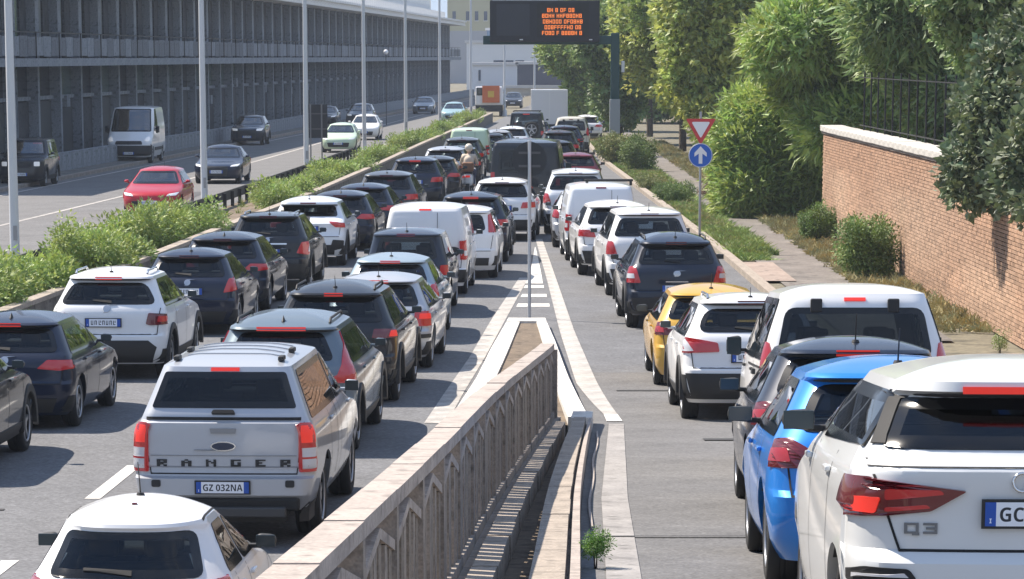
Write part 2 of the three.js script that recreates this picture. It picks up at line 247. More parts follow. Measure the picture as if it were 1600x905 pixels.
function buildCar(s) {
  s = { clr: 0.2, rw: 0.32, ra: 0.37, tw: 0.21, yb: 0.5, foF: 0.82, foR: 0.74, ...s };
  const { L, W } = s; s.zw = [L / 2 - s.foR, -L / 2 + s.foF];
  const S = new Shell(s), car = new THREE.Group(); s.S = S; car.userData.spec = undefined; car.userData = {};
  const add = (n, g, m) => mesh(n, g, m, car);
  // wheels with dark wells behind them
  for (const zw of s.zw) for (const sx of [-1, 1]) {
    const [tg, rg] = wheelGeo(s.rw, s.tw), x = S.sideX(zw, s.rw * 1.6) - s.tw / 2 - 0.025, wh = mesh('wheel', tg, M.tyre, car); wh.position.set(sx * x, s.rw, zw); mesh('rim', rg, s.rimMat || M.rim, wh);
  }
  const hwM = S.hw(0.5); add('underbody', merge([box(2 * (hwM - s.tw - 0.1), 0.34, L - 0.5, 0, s.clr + 0.2, 0), box(2 * hwM - 0.3, 0.3, s.zw[0] - s.zw[1] - 2 * s.ra - 0.05, 0, s.clr + 0.22, (s.zw[0] + s.zw[1]) / 2)]), M.dark);
  // glass, with the cabin behind it
  const holes = [], pane = (n, view, poly, o, m) => { holes.push({ view, poly: roundPoly(poly, o.r), sgn: o.sgn || 1 }); const [a, b] = S.patch(view, poly, 0.006, { ...o, frit: 0.06 }); const p = add(n, a, m); mesh('glass_border', b, M.frit, p); return p; };
  const B = s.belt, T = s.top0;
  const rw = s.rearWin || (() => { const y0 = s.rwy ? s.rwy[0] : B + 0.06, y1 = s.rwy ? s.rwy[1] : T - 0.045, i0 = s.rwi ? s.rwi[0] : 0.13, i1 = s.rwi ? s.rwi[1] : 0.1; return [[-(S.hw(y0) - i0), y0], [S.hw(y0) - i0, y0], [S.hw(y1) - i1, y1], [-(S.hw(y1) - i1), y1]]; })();
  const rwm = s.noRearWin ? null : pane('rear_window', 'rear', rw, { r: s.rwr ?? 0.09, nx: 14 }, s.rearGlass || M.tint);
  if (rwm && s.wiper !== false) { const y0 = Math.min(...rw.map(p => p[1])) + 0.035, xw = s.wiperLen || 0.22; mesh('wiper', S.patch('rear', [[-xw, y0 + 0.03], [-xw, y0 + 0.012], [0.06, y0 - 0.02], [0.06, y0 + 0.015]], 0.02, { nx: 6 }), M.dark, rwm); }
  const fy0 = s.cowl || B + 0.02, fy1 = T - 0.03;
  pane('windscreen', 'front', [[-(S.hw(fy0) - 0.1), fy0], [S.hw(fy0) - 0.1, fy0], [S.hw(fy1) - 0.09, fy1], [-(S.hw(fy1) - 0.09), fy1]], { r: 0.08, nx: 14 }, M.clearGlass);
  const y0 = B + 0.01, y1 = T - 0.05, fA = y => S.zf(y) + S.bowF + (s.aP ?? 0.22), rC = y => S.zr(y) - (s.cP ?? 0.32);
  const cuts = s.cuts || [0.5], A0 = fA(y0), A1 = fA(y1), C0 = rC(y0), C1 = rC(y1);
  const pil = [[A0, A1], ...cuts.map(c => { const z = lerp(s.zw[1], s.zw[0], c); return [z, z]; }), [C0, C1]];
  for (const sgn of [1, -1]) for (let i = 0; i < pil.length - 1; i++) { if (s.vanSide && i > 0) break; const a = pil[i], b = pil[i + 1], ga = i ? 0.03 : 0, gb = i < pil.length - 2 ? 0.03 : 0; pane('side_window', 'side', [[a[0] + ga, y0], [b[0] - gb, y0 + (s.rise || 0) * (i + 1)], [b[1] - gb, y1], [a[1] + ga, y1]], { r: 0.05, sgn, nx: 8 }, i ? M.tint : M.clearGlass); }
  const bg = S.body(holes); add('body', bg, PAINT); const li = add('cabin_lining', bg, M.lining); li.scale.set(.972, .985, .985); li.position.y = .005;
  const zs1 = S.zf(T) + S.bowF + .7, zs2 = Math.min(zs1 + .85, S.zr(T) - .18), sw = S.hw(T) - .16, seat = (x, z, w, hr) => { const e = add('seat', box(w, .62, .13, x, B - .22, z, .05), M.seat); e.rotation.x = 0; for (const h of hr) mesh('headrest', box(.25, .17, .09, h, B + .21, z + .03, .04), M.seat, e); };
  for (const q of [-1, 1]) seat(q * sw * .62, zs1, .48, [q * sw * .62]); if (!s.vanSide) seat(0, zs2, 1.9 * sw, [-.6 * sw, .6 * sw]);
  add('dashboard', box(2 * S.hw(B) - .25, .2, .35, 0, B - .06, S.zf(B) + S.bowF + .38, .05), M.dark); add('cabin_floor', box(2 * S.hw(B) - .3, .05, S.zr(B) - S.zf(B) - 1.4, 0, B - .5, (S.zr(B) + S.zf(B)) / 2 + .3), M.dark);
  // seams: doors, sills, tailgate
  const sm = []; for (const sgn of [1, -1]) { for (const c of [0.14, ...cuts, 0.86]) { const z = lerp(s.zw[1], s.zw[0], c), top = S.zf(B) > z - 0.1 ? B - 0.1 : B; sm.push(S.patch('side', [[z - 0.006, s.clr + 0.12], [z + 0.006, s.clr + 0.12], [z + 0.006, top - 0.01], [z - 0.006, top - 0.01]], 0.002, { sgn, nx: 1, skirt: false })); } }
  const tg = s.gate || { y: s.bumpTop || 0.62, w: 0.16 }, gx = S.hw(tg.y) - tg.w;
  sm.push(S.patch('rear', [[-gx, tg.y], [gx, tg.y], [gx, tg.y + 0.014], [-gx, tg.y + 0.014]], 0.002, { nx: 12, skirt: false }));
  for (const q of [-1, 1]) { const x1 = q * (S.hw(B) - 0.07); sm.push(S.patch('rear', q > 0 ? [[gx - 0.012, tg.y], [gx, tg.y], [x1, B], [x1 - 0.012, B]] : [[-gx, tg.y], [-gx + 0.012, tg.y], [x1 + 0.012, B], [x1, B]], 0.002, { nx: 1, skirt: false })); }
  add('panel_seams', merge(sm), M.seam).userData.kind = 'stuff';
  // lights
  if (s.tail) for (const q of [1, -1]) { const g = []; for (const p of s.tail) g.push(S.patch('rear', q > 0 ? p : mir(p), s.tailOff || 0.016, { nx: 8, max: 0.025, r: s.tailR ?? 0.02 })); for (const p of s.tailSide || []) g.push(S.patch('side', p, s.tailOff || 0.016, { sgn: q, nx: 5, max: 0.05, r: 0.02 })); const tl = add('tail_light', merge(g), s.tailMat || M.red); for (const [p, m] of s.tailIn || []) mesh('lamp_lens', S.patch('rear', q > 0 ? p : mir(p), (s.tailOff || 0.016) + 0.004, { nx: 5, max: 0.025, r: 0.012 }), M[m] || m, tl); }
  if (s.brake !== false) { const y = s.brakeY || T - 0.03, w = s.brakeW || 0.16; add('brake_light', S.patch('rear', [[-w, y], [w, y], [w, y + (s.brakeH || 0.028)], [-w, y + (s.brakeH || 0.028)]], 0.012, { nx: 8 }), M.redLit); }
  // front face
  const hl = s.head || [[S.hw(0.68) - 0.4, 0.64], [S.hw(0.68) - 0.12, 0.66], [S.hw(0.68) - 0.06, 0.75], [S.hw(0.68) - 0.34, 0.7]];
  for (const q of [1, -1]) add('headlight', S.patch('front', q > 0 ? hl : mir(hl), 0.012, { nx: 5, max: 0.05, r: 0.03 }), s.headMat || M.clear);
  add('grille', S.patch('front', s.grille || [[-0.5, s.clr + 0.1], [0.5, s.clr + 0.1], [0.56, 0.5], [-0.56, 0.5]], 0.008, { nx: 8, r: 0.05 }), M.plastic);
  if (s.frontPlate) { const p = mesh('front_plate', box(0.5, 0.11, 0.012), M.plate, car); p.position.set(0, 0.46, S.frontZ(0, 0.46) - 0.016); }
  // bumper and plate
  if (s.bumper) { add('bumper', S.patch('rear', s.bumper, 0.012, { nx: 14 }), M.plastic); [1, -1].forEach(q => { const zA = S.zr(0.4) - S.bow - S.rr - 0.02, yA = s.bumper[0][1], yB = s.bumperSide || yA + 0.2; const e = [[s.zw[0] + s.ra, yA], [zA + S.rr * 0.8, yA], [zA + S.rr * 0.8, yB], [s.zw[0] + s.ra + 0.02, yB]]; if (e[0][0] < e[1][0] - 0.03) add('bumper_corner', S.patch('side', e, 0.012, { sgn: q, nx: 6 }), M.plastic); }); }
  const [px, py] = s.plateAt || [0, 0.78]; if (s.plate !== false) {
    const pl = mesh('number_plate', box(0.55, 0.135, 0.016), M.plastic, car); const e = 0.03, z = S.rearZ(px, py); pl.position.set(px, py, z + 0.016); pl.rotation.x = Math.atan2(S.rearZ(0, py + e) - S.rearZ(0, py - e), 2 * e);
    const pg = new THREE.PlaneGeometry(0.52, 0.11); pg.translate(0, 0, 0.011); mesh('plate_face', pg, s.plateMat || M.plate, pl);
  }
  if (s.badge !== false) { const y = s.badgeY || B - 0.05; const b = add('badge', S.patch('rear', Array.from({ length: 14 }, (_, i) => [0.055 * (s.badgeRx || 1) * Math.cos(i / 14 * 6.283), y + 0.05 * (s.badgeRy || 1) * Math.sin(i / 14 * 6.283)]), 0.012, { nx: 4, max: 0.03 }), s.badgeMat || M.badge); }
  // mirrors, antenna, rails, handles, arches
  if (s.mirrors !== false) for (const q of [1, -1]) {
    const zm = fA(B + 0.05) + (s.mz || 0.12), xm = S.sideX(zm, B + 0.02), mw = s.mw || 0.165, mh = s.mh || 0.12;
    const mx = q * (xm + 0.035 + mw / 2), my = B + 0.08, hs = new RoundedBoxGeometry(mw, mh, 0.13, 4, 0.056), hp = hs.attributes.position;
    for (let i = 0; i < hp.count; i++) { const f = clamp((0.065 - hp.getZ(i)) / 0.13, 0, 1), o = (hp.getX(i) * q) / mw + 0.5; hp.setXYZ(i, hp.getX(i) * (1 - 0.25 * f), hp.getY(i) * (1 - 0.3 * f) * (1 - 0.22 * o), hp.getZ(i)); } hs.computeVertexNormals();
    const m = add('mirror', merge([hs.translate(mx, my, zm), box(0.13, 0.035, 0.06, q * (xm + 0.02), B + 0.035, zm, 0.012)]), s.mirrorMat || PAINT);
    mesh('mirror_glass', xf(new RoundedBoxGeometry(mw * 0.84, mh * 0.72, 0.012, 2, 0.005), mx, my, zm + 0.066), M.mirror, m);
  }
  if (s.ant !== false) { const az = s.antZ ?? (S.zr(T) - 0.28), ay = S.topY(0, az), h = s.antH || 0.16; if (s.ant === 'fin') add('antenna', xf(new THREE.ConeGeometry(0.05, 0.075, 8), 0, ay + 0.03, az, 0, 0, 0, [0.5, 1, 1.8]), s.antMat || M.plastic); else add('antenna', merge([xf(new THREE.CylinderGeometry(0.0035, 0.006, h, 8), 0, ay + h / 2 + 0.012, az + h * 0.2, 0.4), cyl(0.025, 0.035, 0.022, 0, ay + 0.008, az, 10)]), M.plastic); }
  if (s.rails) for (const q of [1, -1]) { const x = S.hw(T) - 0.1, za = S.zr(T) - 0.3, zb = S.zf(T) + S.bowF + 0.35, pts = []; for (let i = 0; i <= 12; i++) { const z = lerp(za, zb, i / 12); pts.push(new THREE.Vector3(q * x, S.topY(x, z) + (i === 0 || i === 12 ? 0.0 : 0.045), z)); } add('roof_rail', new THREE.TubeGeometry(new THREE.CatmullRomCurve3(pts, false, 'catmullrom', 0.2), 30, 0.017, 7), s.railMat || M.plastic); }
  for (const q of [1, -1]) for (const c of [cuts[0] - 0.08, 0.83]) { const z = lerp(s.zw[1], s.zw[0], c); add('door_handle', box(0.03, 0.03, 0.2, q * (S.sideX(z, B - 0.1) + 0.014), B - 0.1, z, 0.01), s.handleMat || PAINT); }
  if (s.cladding) { for (const q of [1, -1]) { for (const zw of s.zw) { const sh = new THREE.Shape(); sh.absarc(0, 0, s.ra + 0.075, -0.12, Math.PI + 0.12, false); sh.absarc(0, 0, s.ra - 0.006, Math.PI + 0.05, -0.05, true); const g = new THREE.ExtrudeGeometry(sh, { depth: 0.05, bevelEnabled: true, bevelSize: 0.008, bevelThickness: 0.008, bevelSegments: 1, curveSegments: 16 }); g.rotateY(Math.PI / 2); g.translate(q > 0 ? S.sideX(zw, 0.55) - 0.035 : -S.sideX(zw, 0.55) - 0.015, s.rw, zw); add('wheel_arch', g, M.plastic); } add('sill', S.patch('side', [[s.zw[1] + s.ra, s.clr + 0.015], [s.zw[0] - s.ra, s.clr + 0.015], [s.zw[0] - s.ra, s.clr + 0.17], [s.zw[1] + s.ra, s.clr + 0.17]], 0.012, { sgn: q, nx: 6 }), M.plastic); } }
  if (s.extra) s.extra(car, S, s);
  return car;
}
// ---------------------------------------------------------------- vehicle types
const HATCH = { L: 4.1, W: 1.78, H: 1.46, top0: 1.36, belt: 0.95, clr: 0.19,
  rear: [[.19, .14], [.32, .04], [.48, 0], [.6, .0], [.64, .045], [.86, .07], [.95, .12], [1.0, .17], [1.28, .42], [1.31, .44], [1.335, .34], [1.36, .37]],
  front: [[.19, .14], [.32, .02], [.5, 0], [.66, .05], [.76, .22], [.86, .72], [.93, 1.1], [1.0, 1.3], [1.36, 2.0]],
  width: [[.19, .88], [.32, .96], [.6, 1], [.8, .985], [.93, .945], [1.0, .9], [1.36, .68]], rwy: [1.0, 1.29],
  tail: [[[.44, .74], [.92, .77], [.92, .9], [.5, .87]]], tailSide: [], bumper: [[-.6, .24], [.6, .24], [.68, .42], [-.68, .42]], plateAt: [0, .76], badgeY: .91, brakeY: 1.325, brakeW: .17, gate: { y: .6, w: .17 } };
const SUV = { L: 4.3, W: 1.83, H: 1.62, top0: 1.52, belt: 1.07, clr: 0.24, rw: .34, ra: .4, tw: .22,
  rear: [[.24, .15], [.36, .03], [.52, 0], [.66, .01], [.7, .05], [.98, .07], [1.07, .11], [1.12, .15], [1.44, .38], [1.47, .40], [1.495, .29], [1.52, .31]],
  front: [[.24, .14], [.4, .02], [.6, 0], [.8, .05], [.9, .2], [1.0, .75], [1.06, 1.1], [1.13, 1.3], [1.52, 2.0]],
  width: [[.24, .9], [.4, .975], [.7, 1], [.95, .985], [1.07, .945], [1.13, .905], [1.52, .7]], rwy: [1.13, 1.455],
  tail: [[[.5, .85], [.95, .87], [.95, 1.02], [.55, 1.0]]], bumper: [[-.72, .28], [.72, .28], [.8, .56], [-.8, .56]], plateAt: [0, .86], badgeY: 1.04, cladding: true, brakeY: 1.488, brakeW: .18, gate: { y: .68, w: .16 } };
const V = (b, o) => ({ ...b, ...o });
const SPECS = {
  // dark hatchback with light clusters split over the tailgate
  hatch: V(HATCH, { L: 4.25, W: 1.8, ant: 'fin', tail: [[[.42, .8], [.7, .775], [.95, .79], [.95, .9], [.55, .905]]], tailSide: [[[1.78, .8], [1.98, .79], [2.0, .9], [1.9, .89]]], plateAt: [0, .5], badgeY: .9, mirrorMat: null }),
  small_hatch: V(HATCH, { L: 3.98, W: 1.74, tail: [[[.62, .74], [.92, .78], [.92, 1.0], [.7, .97]]] }),
  // C3-like crossover
  round_suv: V(SUV, { L: 4.16, W: 1.82, H: 1.62, ant: 'stub', antH: .1, rwy: [1.12, 1.43], rwi: [.1, .13], rwr: .12, tail: [[[.58, .84], [.64, .82], [.9, .83], [.93, .98], [.62, 1.0]]], tailMat: M.redDark, tailIn: [[[[.74, .87], [.86, .87], [.87, .95], [.76, .96]], 'red']], plateAt: [-.05, .86], rails: true, railMat: M.chrome, brakeW: .2, bumper: [[-.66, .27], [.66, .27], [.74, .5], [.62, .6], [-.62, .6], [-.74, .5]], badgeY: 1.06 }),
  suv: SUV,
  suv_2008: V(SUV, { L: 4.18, W: 1.76, H: 1.57, rails: true, railMat: M.chrome, tail: [[[.6, .78], [.82, .74], [.93, .82], [.93, 1.02], [.7, 1.0]]], tailIn: [[[[.82, .8], [.91, .82], [.91, .98], [.84, .98]], 'clear']], plateAt: [0, .8], extra(c, S) { mesh('tailgate_trim', S.patch('rear', [[-.4, .95], [.4, .95], [.4, .98], [-.4, .98]], .016, { nx: 10 }), M.chrome, c); } }),
  jeep: V(SUV, { L: 4.4, W: 1.85, H: 1.65, rails: true, tail: [[[.55, .92], [.93, .92], [.93, 1.04], [.58, 1.04]]], tailMat: M.redDark, tailIn: [[[[.78, .94], [.91, .94], [.91, 1.02], [.8, 1.02]], 'redLit']], brakeW: .13 }),
  qashqai: V(SUV, { L: 4.38, W: 1.83, H: 1.6, belt: 1.06, ant: 'stub', antH: .12, rails: true, railMat: M.chrome, rwy: [1.13, 1.42], rwi: [.13, .11], rwr: .15, tail: [[[.42, .89], [.93, .87], [.93, 1.06], [.84, 1.07], [.44, 1.0]]], tailMat: M.red, tailIn: [[[[.74, .9], [.92, .89], [.92, 1.04], [.84, 1.05]], 'clear']], plateAt: [0, .82], bumper: [[-.76, .3], [.76, .3], [.84, .62], [-.84, .62]], bumperSide: .6 }),
  duster: V(SUV, { L: 4.32, W: 1.82, H: 1.66, rails: true, railMat: M.plastic, rwy: [1.14, 1.44], tail: [[[.64, .82], [.9, .82], [.9, 1.1], [.72, 1.1]]], tailIn: [[[[.74, .9], [.87, .9], [.87, .98], [.75, .98]], 'clear']], badgeY: .98, badgeRx: 1.2, plateAt: [0, .72], extra(c, S) { mesh('badge', S.patch('rear', [[-.2, .83], [.2, .83], [.2, .85], [-.2, .85]], .012, { nx: 8 }), M.badge, c); } }),
  chr: V(SUV, { L: 4.36, W: 1.8, H: 1.56, top0: 1.45, belt: 1.04, rwy: [1.13, 1.36], rwr: .06,
    rear: [[.24, .15], [.36, .05], [.52, 0], [.7, .0], [.76, .04], [.9, .06], [.98, .05], [1.04, .18], [1.12, .38], [1.34, .66], [1.37, .68], [1.4, .48], [1.45, .5]], wiper: false, cP: .75,
    tail: [[[.5, 1.02], [.66, .9], [.92, .88], [.92, .99]]], plateAt: [0, .86], badgeY: 1.08, bumper: [[-.62, .28], [.62, .28], [.66, .5], [-.66, .5]], brakeY: 1.41,
    extra(c, S) { for (const q of [1, -1]) { const p = [[.52, .36], [.82, .42], [.84, .6], [.6, .62]]; mesh('bumper_vent', S.patch('rear', q > 0 ? p : mir(p), .016, { nx: 5, r: .03 }), M.dark, c); } } }),
  volvo: V(SUV, { L: 4.65, W: 1.9, H: 1.66, rails: true, railMat: M.plastic, ant: 'fin', belt: 1.08, rwi: [.2, .2], brakeW: .3, brakeY: 1.49, tail: [[[.56, .9], [.62, .87], [.96, .87], [.96, 1.0], [.86, 1.1], [.83, 1.3], [.79, 1.46], [.71, 1.46], [.74, 1.28], [.74, 1.08], [.7, .97]]], tailMat: M.red, tailR: .0, plateAt: [0, .84] }),
  golf: V(HATCH, { L: 4.15, W: 1.74, H: 1.44, top0: 1.35, belt: .92, tail: [[[.58, .68], [.9, .68], [.9, .9], [.6, .9]]], tailIn: [[[[.66, .79], [.86, .79], [.86, .87], [.67, .87]], 'redLit']], rwy: [.98, 1.29], bumper: [[-.8, .24], [.8, .24], [.86, .32], [-.86, .32]], plateAt: [0, .78], extra(c, S) { mesh('bumper_strip', S.patch('rear', [[-.84, .5], [.84, .5], [.84, .56], [-.84, .56]], .02, { nx: 12 }), M.plastic, c); } }),
  box_suv: V(HATCH, { L: 3.75, W: 1.64, H: 1.58, top0: 1.5, belt: 1.0, roofPow: 3, rear: [[.19, .12], [.4, 0], [.6, 0], [.66, .04], [.95, .06], [1.02, .1], [1.46, .2], [1.475, .12], [1.5, .13]], front: [[.19, .14], [.4, 0], [.7, .03], [.85, .15], [.95, .6], [1.02, .95], [1.5, 1.5]], width: [[.19, .9], [.4, .98], [.7, 1], [.95, .97], [1.05, .93], [1.5, .78]], rwy: [1.05, 1.42], tail: [[[.62, .76], [.8, .76], [.8, .94], [.64, .94]]], rwi: [.17, .17], plateAt: [0, .8], bumper: [[-.66, .24], [.66, .24], [.72, .56], [-.72, .56]], brakeY: 1.478 }),
  van: V(HATCH, { L: 4.1, W: 1.74, H: 1.82, top0: 1.74, belt: 1.08, roofPow: 3, rr: .12, rw: .32, rear: [[.25, .12], [.35, 0], [.52, 0], [.55, .05], [1.1, .06], [1.66, .14], [1.74, .2]], front: [[.22, .14], [.4, 0], [.75, .05], [.95, .3], [1.08, .75], [1.15, .9], [1.74, 1.6]], width: [[.2, .9], [.4, .98], [.7, 1], [1.1, .98], [1.7, .86], [1.74, .84]], vanSide: true, noRearWin: true, tail: [[[.74, .72], [.87, .72], [.87, 1.12], [.76, 1.1]]], tailSide: [[[1.8, .75], [2.0, .72], [2.0, 1.1], [1.9, 1.1]]], tailIn: [[[[.78, .8], [.85, .8], [.85, .9], [.78, .9]], 'clear']], bumper: [[-.8, .27], [.8, .27], [.84, .52], [-.84, .52]], plateAt: [-.3, .66], brakeY: 1.7, brakeW: .12, badge: false, gate: { y: .56, w: .14 }, ant: false,
    extra(c, S) { const g = []; g.push(S.patch('rear', [[.245, .58], [.255, .58], [.255, 1.66], [.245, 1.66]], .003, { nx: 1, skirt: false })); for (const e of [[[-.66, 1.0], [.2, 1.0], [.2, 1.56], [-.62, 1.56]], [[.3, 1.0], [.68, 1.0], [.64, 1.56], [.3, 1.56]]]) mesh('door_panel', S.patch('rear', e, .012, { r: .06, nx: 8 }), PAINT, c); mesh('panel_seams', merge(g), M.seam, c);
      mesh('door_emblem', S.patch('rear', [[.36, .78], [.5, .7], [.66, .8], [.7, .95], [.6, .98], [.4, .98]], .014, { r: .05, nx: 6 }), M.plastic, c); } }),
  berlingo: V(HATCH, { L: 4.4, W: 1.85, H: 1.84, top0: 1.75, belt: 1.12, roofPow: 3, rr: .16, rw: .33, ra: .38, rear: [[.25, .12], [.38, 0], [.6, 0], [.64, .05], [1.1, .06], [1.2, .09], [1.66, .2], [1.75, .26]], front: [[.22, .14], [.4, 0], [.8, .05], [.98, .3], [1.1, .8], [1.18, .95], [1.75, 1.7]], width: [[.2, .9], [.4, .98], [.7, 1], [1.1, .975], [1.2, .95], [1.75, .75]], rearGlass: M.privacy, rwy: [1.16, 1.62], rwi: [.16, .1], rwr: .1, tail: [[[.72, .92], [.93, .92], [.93, 1.1], [.85, 1.3], [.79, 1.3]]], tailR: .02, bumper: [[-.8, .27], [.8, .27], [.86, .6], [-.86, .6]], plateAt: [0, .95], brakeY: 1.68, brakeW: .1, mw: .17, mh: .24, mirrorMat: M.plastic, cP: .2, cuts: [.42, .88], ant: false, handleMat: M.plastic,
    extra(c, S) { for (const x of [-.36, .36]) mesh('hinge', box(.11, .13, .05, x, 1.64, S.rearZ(x, 1.64) + .01, .015), M.plastic, c); for (const q of [-1, 1]) { mesh('slide_rail', S.patch('side', [[.3, 1.05], [1.9, 1.05], [1.9, 1.07], [.3, 1.07]], .008, { sgn: q, nx: 8 }), M.seam, c); mesh('sensor', S.patch('side', [[1.2, .98], [1.4, .98], [1.4, 1.03], [1.2, 1.03]], .03, { sgn: q, nx: 4 }), M.plastic, c); } } }),
  panda: null,
  fiat500: V(HATCH, { L: 3.57, W: 1.63, H: 1.5, top0: 1.36, belt: .97, rw: .29, ra: .34, foR: .58, foF: .68, roofPow: 2.0, rr: .34, bow: .12, rear: [[.2, .12], [.36, .02], [.52, 0], [.62, .03], [.74, .08], [.9, .17], [.97, .22], [1.02, .26], [1.31, .5], [1.335, .485], [1.36, .5]], front: [[.2, .12], [.4, 0], [.6, .04], [.76, .16], [.88, .5], [.95, .85], [1.02, 1.02], [1.36, 1.66]], width: [[.2, .88], [.36, .96], [.6, 1], [.8, .985], [.93, .94], [1.02, .87], [1.36, .645]], rwy: [.99, 1.305], rwi: [.15, .085], rwr: .07, tail: [[[.58, .74], [.78, .74], [.78, .98], [.6, .96]]], plateAt: [0, .72], brake: false, antZ: .62, antH: .26, cuts: [.62], cP: .5, badgeY: .9, mirrorMat: M.plastic, mw: .18, mh: .13, wiperLen: .3,
    extra(c, S) { const z = S.topY(0, .75); for (const q of [1, -1]) mesh('roof_seam', S.patch('top', q > 0 ? [[.5, -.5], [.515, -.5], [.515, .92], [.5, .92]] : [[-.515, -.5], [-.5, -.5], [-.5, .92], [-.515, .92]], .003, { nx: 1, skirt: false }), M.seam, c); mesh('brake_light', box(.04, .015, .03, 0, S.topY(0, .92) + .004, .92, .005), M.redDark, c); } }),
  ranger: V(HATCH, { L: 5.3, W: 1.86, H: 1.84, top0: 1.75, belt: 1.23, clr: .36, rw: .39, ra: .46, tw: .26, foR: 1.15, foF: .9, rr: .13, bow: .03, roofPow: 2.6,
    rear: [[.36, .16], [.48, .05], [.52, 0], [.68, 0], [.7, .09], [.78, .1], [.8, .08], [1.22, .09], [1.24, .12], [1.28, .13], [1.34, .16], [1.71, .34], [1.75, .36]], front: [[.36, .15], [.5, 0], [.9, .04], [1.02, .2], [1.1, .9], [1.16, 1.2], [1.24, 1.4], [1.75, 2.1]], width: [[.36, .9], [.52, .96], [.8, 1], [1.1, .985], [1.18, .96], [1.24, .93], [1.75, .7]], yb: .55,
    rearGlass: M.privacy, rwy: [1.36, 1.7], rwi: [.1, .08], rwr: .03, wiper: false, tail: [[[.74, .74], [.92, .74], [.92, 1.22], [.74, 1.22]]], tailR: .015, tailMat: M.red, tailIn: [[[[.76, 1.03], [.9, 1.03], [.9, 1.2], [.76, 1.2]], 'redLit'], [[[.77, .78], [.89, .78], [.89, .87], [.77, .87]], 'clear'], [[[.77, .89], [.89, .89], [.89, .98], [.77, .98]], 'clear']], tailSide: [[[2.42, .76], [2.58, .74], [2.58, 1.21], [2.46, 1.2]]],
    gate: { y: .715, w: .2 }, plateAt: [0, .6], badge: false, brakeY: 1.708, brakeW: .14, brakeH: .032, ant: false, cuts: [.36, .56], cP: .3, mirrorMat: PAINT, mw: .17, mh: .15, plateMat: plateMat('GZ 032NA'),
    extra(c, S) {
      mesh('canopy_seam', S.patch('rear', [[-.76, 1.245], [.76, 1.245], [.76, 1.275], [-.76, 1.275]], .008, { nx: 12 }), M.dark, c);
      mesh('latch', merge([S.patch('rear', [[-.12, 1.3], [.12, 1.3], [.1, 1.335], [-.1, 1.335]], .035, { r: .015, nx: 6 })]), M.dark, c);
      mesh('gate_handle', S.patch('rear', [[-.12, 1.12], [.12, 1.12], [.13, 1.17], [.09, 1.155], [-.09, 1.155], [-.13, 1.17]], .02, { nx: 8 }), std(.25, .4), c);
      mesh('badge', S.patch('rear', Array.from({ length: 22 }, (_, i) => [.125 * Math.cos(i / 22 * 6.283), .995 + .048 * Math.sin(i / 22 * 6.283)]), .014, { nx: 8, max: .02 }), M.chrome, c);
      mesh('badge', S.patch('rear', Array.from({ length: 22 }, (_, i) => [.112 * Math.cos(i / 22 * 6.283), .995 + .037 * Math.sin(i / 22 * 6.283)]), .019, { nx: 8, max: .02 }), std([.02, .03, .06], .3), c);
      mesh('gate_step', S.patch('rear', [[-.72, .9], [.72, .9], [.72, .905], [-.72, .905]], .008, { nx: 8 }), std(.2, .4), c);
      // block letters on the tailgate
      const L = { R: ['111', '101', '111', '110', '101'], A: ['010', '101', '111', '101', '101'], N: ['1001', '1101', '1011', '1001', '1001'], G: ['111', '100', '101', '101', '111'], E: ['111', '100', '110', '100', '111'] };
      [...'RANGER'].forEach((ch, i) => { const g = [], rows = L[ch], n = rows[0].length, w = .1, h = .065, x0 = -.61 + i * .244 - w / 2; rows.forEach((r, j) => [...r].forEach((b, k) => { if (b === '1') { const a = x0 + k * w / n, y = .865 - j * h / 5; g.push(S.patch('rear', [[a, y - h / 5], [a + w / n, y - h / 5], [a + w / n, y], [a, y]], .012, { nx: 1 })); } })); mesh('letter', merge(g), M.plastic, c); });
      mesh('step_bumper', merge([box(1.5, .13, .12, 0, .43, S.s.L / 2 - .06, .03)]), M.dark, c);
      for (const x of [-.66, .66]) mesh('sensor', S.patch('rear', [[x - .045, .6], [x + .045, .6], [x + .045, .67], [x - .045, .67]], .012, { r: .02, nx: 3 }), M.plastic, c);
      mesh('tow_bar', box(1.05, .1, .1, .1, .36, S.s.L / 2 + .02, .02), std(.05, .6), c);
      for (const q of [-1, 1]) { for (const z of [1.95, 1.0]) mesh('rack_foot', box(.06, .05, .2, q * .52, S.topY(.52, z) + .025, z, .015), M.plastic, c); mesh('panel_seams', S.patch('side', [[.42, .5], [.44, .5], [.44, 1.72], [.42, 1.72]], .004, { sgn: q, nx: 1, skirt: false }), M.seam, c); }
